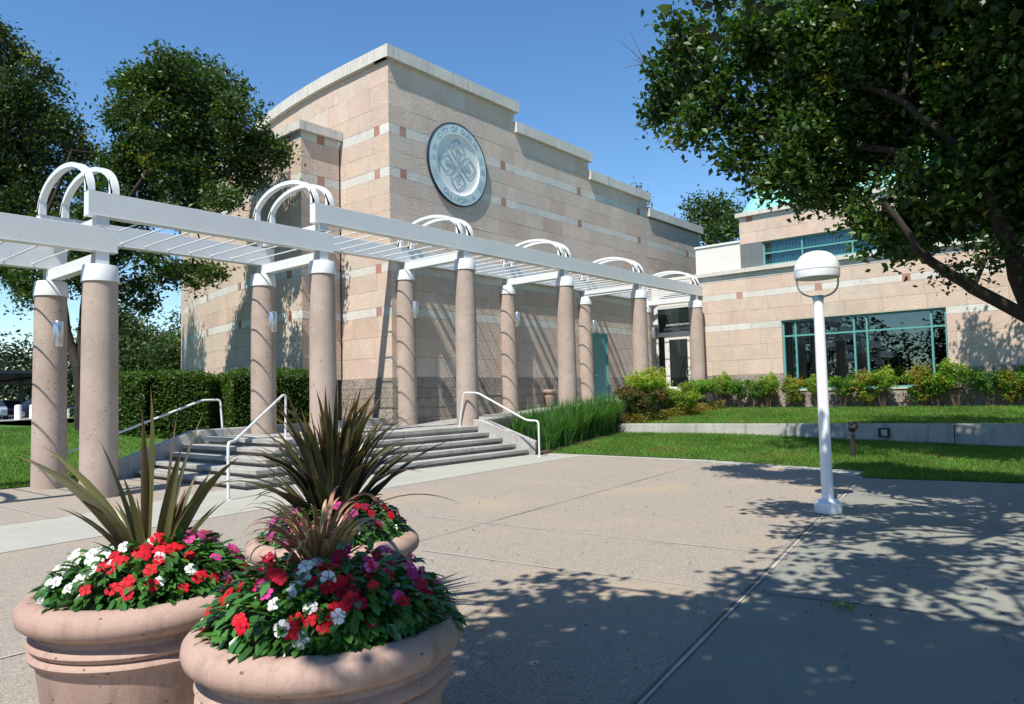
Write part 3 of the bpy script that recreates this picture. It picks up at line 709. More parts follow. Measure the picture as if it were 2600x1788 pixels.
# ------------------------------------------------------------------ seal
sx,sz,sr=16.87,9.08,1.365
seal=thing('city_seal','round pale blue city seal with four lozenges high on the sandstone wall','seal',(sx,16.3,sz))
def disc(mb,r0,r1,ya,yb,n=72):
    # ring between r0 and r1 from y=ya (front) to yb (back)
    vs=[];fs=[]
    for k in range(n):
        a=2*PI*k/n; c_,s_=math.cos(a),math.sin(a)
        for r_,y_ in ((r1,yb),(r1,ya),(r0,ya),(r0,yb)): vs.append((sx+r_*c_,y_,sz+r_*s_))
    for k in range(n):
        b=4*k; e=4*((k+1)%n)
        for j in range(3): fs.append([b+j,e+j,e+j+1,b+j+1])
    mb.add(vs,fs)
m=MB(); disc(m,1.325,sr,16.315,16.40); m.build('rim',M['seal_edge'],seal)
m=MB(); disc(m,1.0,1.323,16.322,16.40); m.build('ring',M['seal_blue'],seal)
m=MB()
nn=72; prof=[(1.0,16.324),(.99,16.345),(.96,16.365),(.86,16.378),(.5,16.386),(.0,16.388)]
vs=[];fs=[]
for r_,y_ in prof:
    for k in range(nn): a=2*PI*k/nn; vs.append((sx+r_*math.cos(a),y_,sz+r_*math.sin(a)))
for i in range(len(prof)-1):
    for k in range(nn): fs.append([i*nn+k,i*nn+(k+1)%nn,(i+1)*nn+(k+1)%nn,(i+1)*nn+k])
m.add(vs,fs); m.build('dish',M['seal_dish'],seal,smooth=True)
def flat(mb,poly,y=16.366,th=.012):
    n=len(poly); vs=[(sx+p_[0],y,sz+p_[1]) for p_ in poly]+[(sx+p_[0],y+th,sz+p_[1]) for p_ in poly]
    mb.add(vs,[list(range(n))[::-1],list(range(n,2*n))]+[[i,(i+1)%n,n+(i+1)%n,n+i] for i in range(n)])
def loz(r_,rad,n=6):
    pts=[]; 
    for q in range(4):
        a0=PI/2*q; cx,cy=(r_-rad*1.414)*math.cos(a0),(r_-rad*1.414)*math.sin(a0)
        for k in range(n+1):
            a=a0-PI/4+PI/2*k/n; pts.append((cx+rad*math.cos(a),cy+rad*math.sin(a)))
    return pts
em=MB()
for q in range(4):
    a=PI/2*q; cx,cy=.51*math.cos(a),.51*math.sin(a)
    o_=loz(.41,.14); i_=loz(.33,.10); n=len(o_)
    vs=[(sx+cx+p_[0],16.366,sz+cy+p_[1]) for p_ in o_]+[(sx+cx+p_[0],16.366,sz+cy+p_[1]) for p_ in i_]
    keep=[]
    em.add(vs,[[k,(k+1)%n,n+(k+1)%n,n+k] for k in range(n)])
    # stripes towards the centre
    for off in (-.055,0,.055):
        d_=Vector((math.cos(a),math.sin(a))); s_=Vector((-d_.y,d_.x)); w_=.017
        pa=d_*.07+s_*off; pb=d_*.40+s_*off; flat(em,[tuple(pa-s_*w_),tuple(pb-s_*w_),tuple(pb+s_*w_),tuple(pa+s_*w_)][::-1],16.364,.004)
em.build('lozenge',M['seal_mark'],seal)
ic=MB()
def blob(cx,cy,r_,n=14): flat(ic,[(cx+r_*math.cos(2*PI*k/n),cy+r_*math.sin(2*PI*k/n)) for k in range(n)],16.365,.004)
for a in (90,210,330): blob(.50+.052*math.cos(math.radians(a)),.01+.052*math.sin(math.radians(a)),.05)
flat(ic,[(.495,-.03),(.505,-.03),(.53,-.13),(.515,-.13)],16.363,.004)
# stagecoach (top), church (left), helicopter-like craft (bottom)
flat(ic,[(-.13,.50),(.11,.50),(.13,.57),(.07,.60),(-.09,.60),(-.15,.56)],16.365,.004); blob(-.09,.46,.042); blob(.09,.46,.042)
flat(ic,[(-.60,-.06),(-.42,-.06),(-.42,.04),(-.50,.09),(-.60,.04)],16.365,.004); flat(ic,[(-.44,.04),(-.40,.04),(-.42,.16)],16.363,.004)
flat(ic,[(-.10,-.52),(-.01,-.48),(.13,-.56),(.13,-.57),(-.01,-.53),(-.06,-.58)],16.365,.004); flat(ic,[(-.14,-.42),(.06,-.545),(.05,-.555),(-.15,-.43)],16.363,.004)
ic.build('emblem',M['seal_mark'],seal)
def arc_text(s_,a_mid,r_,step,flip=False,size=.24):
    n=len(s_)
    for i,ch in enumerate(s_):
        if ch==' ': continue
        a=a_mid+(-(i-(n-1)/2)*step if not flip else (i-(n-1)/2)*step)
        rot=a-PI/2 if not flip else a+PI/2
        mwx=Matrix.Translation((sx+r_*math.cos(a),16.318,sz+r_*math.sin(a)))@Matrix(((1,0,0,0),(0,0,-1,0),(0,1,0,0),(0,0,0,1)))@Matrix.Rotation(rot,4,'Z')
        yield ch,size,mwx
ltr=[]
for ch,sz_,mx in list(arc_text('CITY OF DUBLIN',PI/2+.02,1.155,.128))+list(arc_text('CALIFORNIA',-PI/2,1.165,.135,True))+list(arc_text('19',PI-.04,1.155,.13,size=.22)):
    if ch in '19' : continue
    ltr.append(text_obj('lettering',ch,sz_,M['seal_text'],seal,mx,.003))
for s_,xx in (('19',-1.155),('82',1.155)): text_obj('lettering',s_,.21,M['seal_text'],seal,Matrix.Translation((sx+xx,16.318,sz+.0))@Matrix(((1,0,0,0),(0,0,-1,0),(0,1,0,0),(0,0,0,1))),.003)
bars=MB()
for side in (0,1):
    for (a0,a1,n_) in ((.22,.42,3),(-.62,-.26,4)):
        for j in range(n_):
            rr=1.07+j*.055
            pts=[]
            for k in range(5): a=a0+(a1-a0)*k/4; pts.append((rr,a))
            P_=[(r_*math.cos(a),r_*math.sin(a)) for r_,a in pts]+[((r_+.022)*math.cos(a),(r_+.022)*math.sin(a)) for r_,a in pts[::-1]]
            if side: P_=[(-x_,y_) for x_,y_ in P_]
            flat(bars,P_,16.317,.004)
bars.build('bars',M['seal_text'],seal)

# the building as first set out was 1.7 per cent too large and stood a quarter metre too far back
K=.983
bpy.context.view_layer.update()
def resize(o,off):
    if o.type=='MESH':
        o.data.transform(Matrix.Translation(off)@Matrix.Diagonal((K,K,K,1)))
    for c_ in o.children: resize(c_,off)
for root in (bd,seal):
    L=Vector(root.location); nl=Vector((13.762+(L.x-14)*K,16.121+(L.y-16.4)*K,.0272+L.z*K)); root.location=nl
    resize(root,Vector((0,0,0)))
# ------------------------------------------------------------------ retaining wall, step light, spotlight, urn
t_=thing('retaining_wall','low grey concrete retaining wall between the two lawns','wall',(20.6,12.9,0))
m=MB()
for (ya,yb) in ((12.95,8.6),(8.59,3.36),(3.34,-.6),(-.61,-6),(-6.01,-14)):
    zt=lambda y:.53+(12.9-y)*.008
    m.hexa([(20.6,yb),(20.80,yb),(20.80,ya),(20.6,ya)],-.3,[zt(yb),zt(yb),zt(ya),zt(ya)])
m.build('wall',M['wall_concrete'],t_,bevel=.012)
t_=thing('step_light','square dark recessed light set in the low retaining wall','light',(20.58,4.9,.2))
m=MB(); y_=4.78; m.box(20.56,y_,.25,20.599,y_+.27,.29); m.box(20.56,y_,.45,20.599,y_+.27,.49); m.box(20.56,y_,.29,20.599,y_+.06,.45); m.box(20.56,y_+.21,.29,20.599,y_+.27,.45); m.build('frame',M['dark_bronze'],t_)
m=MB(); m.box(20.585,y_+.06,.29,20.598,y_+.21,.45); m.build('lens',M['galvanised'],t_)
t_=thing('floodlight','dark bronze floodlight on a short post in the lawn behind the lamp post','light',(16.73,4.62,0))
m=MB(); m.box(16.69,4.58,-.02,16.77,4.66,.55); m.build('post',M['dark_bronze'],t_,bevel=.006)
m=MB(); 
a=.55; cx,cy,cz=16.75,4.62,.70
vs=[]
for dx in (-.09,.11):
    for dy in (-.09,.09):
        for dz in (-.08,.08):
            s_=1.0 if dx>0 else .7
            X=dx; Z=dz*s_; vs.append((cx+X*math.cos(a)-Z*math.sin(a),cy+dy*s_,cz+X*math.sin(a)+Z*math.cos(a)))
m.add(vs,[[0,1,3,2],[4,6,7,5],[0,4,5,1],[2,3,7,6],[0,2,6,4],[1,5,7,3]]); m.build('lamp_head',M['dark_bronze'],t_,bevel=.01)
m=MB(); m.tube([(16.73,4.62,.54),(16.73,4.62,.63)],.02,8); m.build('knuckle',M['dark_bronze'],t_)
t_=thing('clay_urn','small terracotta litter urn with ringed neck against the rough block wall','urn',(20.93,15.95,tz(20.9)))
m=MB(); m.lathe((20.93,15.95,tz(20.93)),[(.12,0),(.13,.02),(.17,.28),(.18,.31),(.19,.33),(.19,.36),(.175,.375),(.19,.39),(.19,.42),(.17,.44),(.165,.47),(.21,.48),(.24,.51),(.25,.56),(.24,.60),(.20,.62),(.15,.61),(.14,.58),(.13,.45),(.01,.44)],36); m.build('pot',M['planter_clay'],t_,smooth=True)

# ------------------------------------------------------------------ lamp post
lx,ly=9.66,3.0
lp=thing('lamp_post','white lamp post with a dome head standing where the two pavings meet','lamp post',(lx,ly,0))
m=MB(); m.lathe((lx,ly,0),[(.158,.01),(.165,.03),(.165,.09),(.158,.095),(.158,.10),(.165,.105),(.162,.135),(.13,.165),(.09,.18),(.075,.182)],40); m.build('base',M['lamp_white'],lp,smooth=True)
m=MB(); m.lathe((lx,ly,.15),[(.072,0),(.062,2.56)],32); m.build('pole',M['lamp_white'],lp,smooth=True)
m=MB(); m.lathe((lx,ly,2.705),[(.070,0),(.070,.035),(.066,.05),(.064,.055)],28); m.build('collar',M['galvanised'],lp,smooth=True)
m=MB(); m.lathe((lx,ly,2.985),[(.255,0.004),(.27,0),(.272,.005),(.275,.09),(.26,.092),(.26,.1),(.275,.102),(.274,.13),(.262,.19),(.235,.245),(.19,.295),(.13,.33),(.06,.347),(.001,.35)],48); hd=m.build('dome',M['lamp_white'],lp,smooth=True)
m=MB(); m.lathe((lx,ly,2.988),[(.001,-.004),(.12,-.014),(.25,.0),(.25,.01)],40); m.build('lens',M['lamp_lens'],hd,smooth=True)
m=MB(); rv=Vector((.50,-.866,0)).normalized(); P_=[]
for k in range(25):
    a=PI*k/24; P_.append(Vector((lx,ly,2.985))+rv*(-.252*math.cos(a))*(1)+Vector((0,0,-.245*abs(math.sin(a))**.62)))
m.tube(P_,.0125,8); m.build('yoke',M['galvanised'],lp,smooth=True)

# ------------------------------------------------------------------ foliage generators
def leaves_from(centers,dirs_n,size,colors,fold=.25,aspect=.5,tip=True,up=.5,seed=1,droop=.0):
    """one folded 2-quad leaf per centre; returns V,F,C"""
    g=np.random.default_rng(seed); n=len(centers)
    d=g.normal(size=(n,3)); d[:,2]=d[:,2]*.6-droop; d/=np.linalg.norm(d,axis=1)[:,None]
    nr=g.normal(size=(n,3)); nr[:,2]=abs(nr[:,2])+up; nr-=d*(nr*d).sum(1)[:,None]; nr/=np.linalg.norm(nr,axis=1)[:,None]
    s=np.cross(d,nr); L=(size*g.uniform(.7,1.25,n))[:,None]; W=L*aspect*.5
    base=centers-d*L*.5; tp=centers+d*L*.5-nr*L*.12; mid=centers-nr*L*.0
    l=centers-d*L*.05+s*W+nr*L*fold*.4; r_=centers-d*L*.05-s*W+nr*L*fold*.4
    V=np.stack([base,l,tp,r_],1).reshape(-1,3)
    i=np.arange(n)*4; F=np.concatenate([np.stack([i,i+2,i+1],1),np.stack([i,i+3,i+2],1)]); C=np.concatenate([colors,colors])
    return V,F,C
def greens(g,n,base,var=.25,yel=.08,yc=(.16,.17,.02)):
    k=g.uniform(1-var,1+var,(n,1)); c=np.array(base)[None,:]*k
    m=g.random(n)<yel; c[m]=np.array(yc)*g.uniform(.6,1.1,(m.sum(),1)); return c
def crown_points(blobs,n,g,clump=.24,perclump=26,shell=.75):
    """blobs: x,y,z,rx,ry,rz weights by surface"""
    w=np.array([b[3]*b[4]+b[3]*b[5]+b[4]*b[5] for b in blobs]); w=w/w.sum()
    nc=max(1,n//perclump); bi=g.choice(len(blobs),nc,p=w); B=np.array(blobs)[bi]
    d=g.normal(size=(nc,3)); d/=np.linalg.norm(d,axis=1)[:,None]
    rad=np.where(g.random(nc)<shell,g.uniform(.78,1.04,nc),g.uniform(.2,.85,nc))[:,None]
    cc=B[:,:3]+d*rad*B[:,3:6]
    k=g.integers(int(perclump*.5),int(perclump*1.5),nc)
    idx=np.repeat(np.arange(nc),k); m=len(idx)
    off=g.normal(size=(m,3))*clump*g.uniform(.6,1.25,nc)[idx][:,None]; off[:,2]*=.8
    return cc[idx]+off,idx
def tree(name,label,base,trunks,blobs,n,size,col,seed,group=None,clump=.24,per=26,yel=.08,mat='leaves',cat='tree',aspect=.5,shell=.75,extra=None,trunkmat='bark'):
    g=np.random.default_rng(seed)
    t=thing(name,label,cat,base,group)
    m=MB()
    for path,r0,r1 in trunks:
        k=len(path); P=[Vector(q) for q in path]; pts=[];
        for i in range(k-1):
            for j in range(4): pts.append(P[i].lerp(P[i+1],j/4)+Vector((R.uniform(-1,1),R.uniform(-1,1),0))*r0*.12)
        pts.append(P[-1]); rr=[r0+(r1-r0)*i/(len(pts)-1) for i in range(len(pts))]; m.tube(pts,rr,10)
    tr=m.build('trunk',M[trunkmat],t,smooth=True)
    # limbs: thin branches out to the blobs
    m=MB(); allp=[Vector(q) for path,_,_ in trunks for q in path[1:]]
    for b in blobs:
        c=Vector(b[:3]); s_=min(allp,key=lambda q:(q-c).length); mid=s_.lerp(c,.5)+Vector((0,0,.15))
        if (s_-c).length>.2: m.tube([s_,mid,c,c+Vector((R.uniform(-1,1)*b[3]*.6,R.uniform(-1,1)*b[4]*.6,b[5]*.6))],[.03*size/.1,.02*size/.1,.012*size/.1,.005],6)
    if m.v: m.build('branch',M[trunkmat],tr,smooth=True)
    P,idx=crown_points(blobs,n,g,clump,per,shell)
    if extra is not None: P=np.concatenate([P,extra])
    ct=greens(g,int(idx.max())+1,col,.28,yel)
    c=ct[idx] if extra is None else np.concatenate([ct[idx],greens(g,len(extra),col,.25,yel)])
    c=c*g.uniform(.75,1.25,(len(c),1))
    V,F,C=leaves_from(P,None,size,c,aspect=aspect,seed=seed+1,droop=.35,up=.3)
    np_mesh('crown',V,F,M[mat],t,C)
    return t
# calibrated world coordinates of the crowns
def fan(cx,cy,cz,rx,ry,rz,n,g,rs=(.5,.9)):
    out=[]
    for _ in range(n):
        d=g.normal(size=3); d/=np.linalg.norm(d); q=g.uniform(.55,1.0); s=g.uniform(*rs)
        out.append((cx+d[0]*rx*q,cy+d[1]*ry*q,cz+d[2]*rz*q,s,s,s*.8))
    return out
G=np.random.default_rng(3)
LC=(.044,.082,.020)
#TREES

def BB(l,k=1.0,zs=.8): return [(x,y,z,r*k,r*k,r*k*zs) for x,y,z,r in l]
BLA=[(9.66,4.8,6.36,0.38),(10.21,4.83,6.98,0.21),(9.2,4.64,6.78,0.1),(10.15,5.23,6.12,0.31),(9.5,4.54,5.39,0.28),(9.69,4.25,5.93,0.34),(9.95,5.41,5.85,0.17),(9.57,4.8,5.24,0.14),(9.93,3.73,6.34,0.28),(9.28,3.63,6.37,0.14),(10.12,4,7.08,0.09),(9.93,3.86,5.33,0.31),(9.66,4,4.79,0.19),(10.26,3.98,4.75,0.26),(9.73,3.52,4.34,0.24),(9.9,3.37,5.57,0.24),(9.52,3.04,6.28,0.31),(9.78,3.43,6.71,0.16),(9.66,3.03,4.83,0.39),(9.73,3.2,4.35,0.29),(10.37,3.03,4.29,0.3),(9.79,2.54,5.76,0.5),(10.06,2.64,5.09,0.47),(10.67,2.26,6.25,0.53),(10.67,2.25,5.49,0.53),(10.42,2.04,4.72,0.38),(10.15,2.58,4.45,0.28),(9.86,2.46,3.77,0.2),(9.74,2.22,3.46,0.21),(10.75,2.17,3.48,0.24),(10.2,1.83,3.54,0.29),(9.7,1.61,4.01,0.42),(10.29,1.66,5.15,0.54),(10.46,1.65,5.97,0.55),(10.32,1.36,3.7,0.36),(10.68,1.23,4.39,0.49),(9.58,0.96,4.96,0.55),(10.21,0.96,3.45,0.25),(10.09,0.77,4.37,0.45),(9.66,1.02,2.99,0.1),(10.32,0.64,3.71,0.57),(10.52,0.41,4.86,0.69),(10.17,0.26,5.61,0.66),(9.81,1.61,6.45,0.59),(10.43,2.65,7.13,0.59),(10.11,0.85,6.4,0.58),(10.03,-0.07,3.94,0.73),(10.27,-0.21,5.05,0.75),(9.53,-0.33,3.17,0.48)]
BLT=[(8.94,1.37,2.88,0.1),(9.08,1.27,2.73,0.08),(9.48,1.56,2.75,0.08),(8.94,1.12,2.83,0.09),(9.65,1.02,3.01,0.11)]
BL1=[(8.83,19.01,10.43,0.56),(8.79,19.66,10.04,0.68),(10.11,20.19,10.85,0.73),(10.36,19.1,10.41,0.51),(8.2,19.83,9.96,0.5),(8.36,20.88,10.56,0.26),(8.51,20.97,9.49,0.59),(8.77,19.48,9.06,0.85),(10.06,20.09,9.69,0.91),(9.87,17.98,9.25,0.45),(10.72,18.01,9.5,0.23),(10.97,18.28,8.62,0.56),(10.4,18.62,8.68,0.47),(11.42,18.03,8.48,0.33),(11.01,19.13,7.97,0.48),(10.56,20.44,8.65,0.74),(9.2,19.54,8.02,0.8),(8.95,21.18,8.63,0.72),(8.54,21.87,8.38,0.54),(9.42,19.4,7.04,0.63),(9.65,18.02,6.94,0.39),(9.4,21.96,7.65,0.68),(7.94,21.16,7.22,0.63),(7.61,21.68,6.38,0.63),(7.55,23.93,6.74,0.62),(8.64,21.52,6.21,0.59),(9.11,20.6,5.37,0.5),(10.04,20.66,5.3,0.49),(9.53,18.45,4.97,0.31),(9,21.68,4.77,0.48),(8,21.57,4.96,0.52),(7.18,21.45,5.14,0.56),(7.01,23.83,5.12,0.45),(6.86,25,5.56,0.46),(6.5,22.77,4.37,0.23),(8.04,22.42,5.97,0.6),(8.25,21.07,3.94,0.26),(9.24,21.56,4.41,0.3)]
BL2=[(7.55,29.22,13.85,0.73),(7.25,27.65,13.8,0.31),(7.23,29.84,12.82,1.09),(7.1,26.12,11.33,0.79),(8.09,27.19,12.59,0.56),(8.12,26.24,11.2,0.68),(7.96,28.34,11.15,1),(8.25,25.3,10.02,0.66),(9.44,26.98,10.24,0.5),(8.2,27.04,9.6,0.9),(7.86,29.03,9.82,1.01),(6.79,28.36,10.13,1.37),(8.68,26.02,8.92,0.61),(7.56,29,8.3,1.07),(7.03,30.49,8.48,1.46),(7.85,26.81,8.09,0.81),(6.23,31.11,11.4,1.6),(6.28,31.13,8.46,1.59)]
BLB=[(0.04,2.28,5.6,0.45),(-0.79,1.79,5.8,0.5),(0.89,2.44,5.4,0.5),(-0.4,1.56,5.9,0.55),(0.88,1.83,5.5,0.5),(-0.3,1.11,6,0.5),(-0.22,1.44,6.2,0.5),(1.1,1.41,5.6,0.4),(0.04,0.88,5.8,0.5),(1.11,0.8,5.6,0.6),(-0.05,0.41,6,0.6),(1.84,0.37,5.6,0.5),(0.39,0.03,5.8,0.6),(1.09,-0.24,6,0.6),(2.71,-0.26,6,0.6),(2.92,0.78,6,0.5),(3.98,0.35,6,0.6),(1.88,1.15,5.8,0.35),(0.42,-0.54,6.2,0.6),(-1.23,1.48,6,0.4),(5,1.52,5.6,0.6),(6.44,0.99,5.8,0.7),(8.58,0.63,6,0.8),(6.21,2.35,5.5,0.5),(3.78,1.92,5.2,0.35),(1.55,2.85,5.3,0.25),(-1.27,0.85,6,0.6),(-0.85,0.3,6,0.7),(-0.44,-0.25,6,0.7)]
tr=tree('broadleaf_tree','large dark green tree filling the upper right, one thick limb reaching out',(10.35,.35,0),
 [([(10.35,.35,-.1),(10.33,.5,1.45),(10.07,.87,2.58),(9.87,1.03,3.43),(9.71,1.17,4.06),(9.6,1.9,5.0),(9.7,3.0,5.8)],.15,.02),
  ([(10.3,.4,1.6),(10.0,.7,2.2),(9.46,1.28,2.65),(9.26,1.5,2.83),(9.05,1.72,3.06),(8.99,1.78,3.24),(8.9,2.0,3.65)],.085,.03),
  ([(9.87,1.03,3.43),(9.9,2.09,4.5),(9.7,3.26,4.87),(9.6,4.2,5.3)],.06,.02),([(10.1,.8,2.6),(10.4,.2,4.0),(10.3,-.1,5.4)],.09,.03)],
 [b for b in BB(BLA,1.08,.95)],80000,.105,(.040,.088,.016),11,clump=.13,per=30,yel=.04,shell=.7,aspect=.6)
g=np.random.default_rng(5); P=np.concatenate([np.array(b[:3])+g.normal(size=(34,3))*b[3]*1.3 for b in BLT]); c=greens(g,len(P),(.03,.055,.014),.3,.05)
V,F,C=leaves_from(P,None,.075,c,aspect=.55,seed=6,droop=.6)
np_mesh('twig_leaves',V,F,M['leaves'],tr,C)
m=MB()
for b in BLT: m.tube([(9.2,1.5,2.9),(9.1,(1.4+b[1])/2,2.85),b[:3]],[.012,.008,.004],5)
for e in [(9.42,5.49,6.59),(9.31,5.58,6.86),(9.5,5.5,6.75),(9.36,5.42,6.95),(9.45,5.62,6.5)]: m.tube([(9.6,5.1,6.42),(9.52,5.3,6.5),e],[.01,.006,.003],5)
m.build('twig',M['twig'],tr)
tree('broadleaf_tree','tall tree beside the camera throwing leaf shade on the near paving',(4.2,-4.2,0),
 [([(4.2,-4.2,-.1),(4.0,-3.8,2.2),(3.2,-2.6,4.2),(1.6,-.6,5.6)],.2,.04),([(4.0,-3.8,2.2),(4.6,-1.8,4.6),(5.4,.2,5.6)],.07,.02)],
 BB(BLB,1.14,1.0)+[(7.0,.2,6.2,.7,.7,.5),(7.6,1.4,6.5,.55,.55,.45),(8.6,1.9,6.9,.6,.6,.5),(9.2,.3,7.2,.8,.8,.6),(8.2,-.6,6.5,.9,.9,.6),(6.8,-.8,6.2,.9,.9,.6),(5.6,.4,6.2,.55,.55,.4),(5.2,-.7,6,.8,.8,.6)]+[(x_,y_,7.2+(x_*7+y_*5)%3*.6,1.35,1.35,.9) for x_ in (-6,-3.6,-1.2,1.2,3.6,6.0,8.4) for y_ in (-2.4,-4.8,-7.2,-9.6)],64000,.16,(.030,.06,.014),12,clump=.19,per=46,shell=.5,aspect=.7)  # last grid of clumps: unseen extra canopy, added to block sky light
tree('broadleaf_tree','dark green tree behind the large one, shading the upper lawn',(17.8,-1.8,.1),
 [([(17.8,-1.8,-.1),(17.6,-1.5,3.5),(16.2,.4,6.8)],.18,.06)],fan(16.0,1.0,7.9,3.2,3.9,1.5,30,G,(.7,1.1))+fan(15.2,2.2,8.3,3.2,3.6,1.2,26,G,(.7,1.1)),34000,.17,(.040,.078,.018),13,clump=.2,per=18)
tree('broadleaf_tree','small tree throwing a leafy shadow on the wing wall right of the window',(25.4,1.2,.6),
 [([(25.4,1.2,.4),(25.4,1.2,3.5),(25.2,1.8,6.4)],.12,.04)],[(25.0,2.85,7.9,.5,.5,.8),(25.3,2.5,7.0,.6,.6,.6),(24.6,3.1,8.9,.25,.25,.5),(25.2,2.2,6.4,.5,.5,.4),(25.6,1.2,7.2,1,1,1),(25.9,.4,6.6,1,1,1),(24.9,2.9,6.6,.4,.35,.4)],4200,.15,(.040,.078,.018),14,clump=.12,per=16)
tree('broadleaf_tree','tall tree rising behind the pergola against the sky, left of the building',(7.62,21.67,.3),
 [([(7.66,21.5,.2),(7.60,21.62,.8),(7.55,21.62,1.88),(7.49,21.70,2.6)],.19,.15),([(7.50,21.7,2.5),(7.45,21.95,3.06),(7.33,22.03,3.6),(7.15,22.1,5.32),(6.9,22.28,6.8),(7.4,22.0,8.6)],.13,.04),
  ([(7.52,21.7,2.5),(7.65,22.01,3.18),(7.7,21.84,4.47),(8.16,21.1,6.62),(8.88,20.09,8.32),(9.19,19.59,9.93)],.12,.03),([(8.16,21.1,6.6),(9.6,20.2,7.6),(10.8,19.2,8.2)],.06,.02)],
 BB(BL1,.98,.95),62000,.125,LC,21,clump=.17,per=34,yel=.07,shell=.82,aspect=.6)
tree('broadleaf_tree','tall dark tree at the left edge of the view',(6.1,30.5,.5),
 [([(6.1,30.5,.4),(6.2,30.2,3.5),(6.8,29,7),(7.3,27.5,10.5)],.22,.05),([(6.2,30.2,3.5),(6.6,29.5,7),(6.4,30.3,10)],.14,.04)],
 BB(BL2,1.02,.95),44000,.17,(.028,.052,.015),22,clump=.22,per=34,yel=.05,shell=.72)
# background trees
def bgtree(label,x,y,z0,h,r,n,size,col,seed,name='broadleaf_tree',trunk=.15):
    g=np.random.default_rng(seed); return tree(name,label,(x,y,z0),[([(x,y,z0-.1),(x,y,z0+h*.35),(x,y,z0+h*.7)],trunk,.05)],fan(x,y,z0+h*.6,r,r,h*.4,18,g,(r*.3,r*.45)),n,size,col,seed,clump=size*1.7,per=18)
bgtree('round green tree between the left tree and the curved wall',16.6,38.5,.5,6.0,2.9,11000,.22,(.045,.085,.028),31)
bgtree('feathery tree above the stepped wall, left of two behind the building',47.5,27.0,0,16.6,2.4,6000,.32,(.045,.08,.025),32)
bgtree('round tree behind the building beside the teal roof',50.5,23.0,0,16.8,2.3,7000,.32,(.045,.085,.025),33)
bgtree('lower tree behind the building touching the white parapet',49.5,21.0,0,14.6,2.2,6000,.32,(.045,.085,.025),34)
for i,(x,y,h,r,lb) in enumerate([(26,118,9.5,5.5,'far rounded dark tree over the carport, at the left edge'),(36,121,10.5,5,'far dark tree over the carport between the left edge and first column'),(43,116,13,4,'far taller blue-green tree touching the first column'),(52,124,11,5,'far dark tree seen in the gap between the first two columns'),(19,100,5.5,5,'low dark tree under the far end of the carport'),(58,118,9,5,'far tree seen low between the second column and the hedge')]):
    bgtree(lb,x,y,.5,h,r,3500,.75,(.035,.058,.032) if i!=2 else (.045,.07,.05),40+i)
# far woods behind the camera (mirrored in the big window)
g=np.random.default_rng(77); bl=[]
for k in range(46): x=-34+g.uniform(-6,6); y=-38+k*1.9; hh=g.uniform(5.5,11); bl+= [(x,y,hh*.3,2.2,2.2,hh*.35),(x,y,hh*.72,1.5,1.5,hh*.3)]
P,idx=crown_points(bl,42000,g,.55,18,.8); c=greens(g,len(P),(.025,.045,.018),.3,.03); V,F,C=leaves_from(P,None,.6,c,seed=78)
o=np_mesh('far_woods',V,F,M['leaves'],None,C); tag(o,'dark line of trees mirrored in the wide window','woods',None,'stuff')

g=np.random.default_rng(79); bl=[]
for k in range(40): x=-60+k*4.2; bl.append((x,136+g.uniform(-6,6)+x*.25,2.6+g.uniform(0,2),4.5,4,3.0+g.uniform(0,1.5)))
P,idx=crown_points(bl,16000,g,1.2,20,.8); c=greens(g,len(P),(.06,.085,.035),.3,.1); V,F,C=leaves_from(P,None,1.3,c,seed=80)
o=np_mesh('far_woods',V,F,M['leaves'],None,C); tag(o,'dark distant foliage seen under and beyond the carport','woods',None,'stuff')
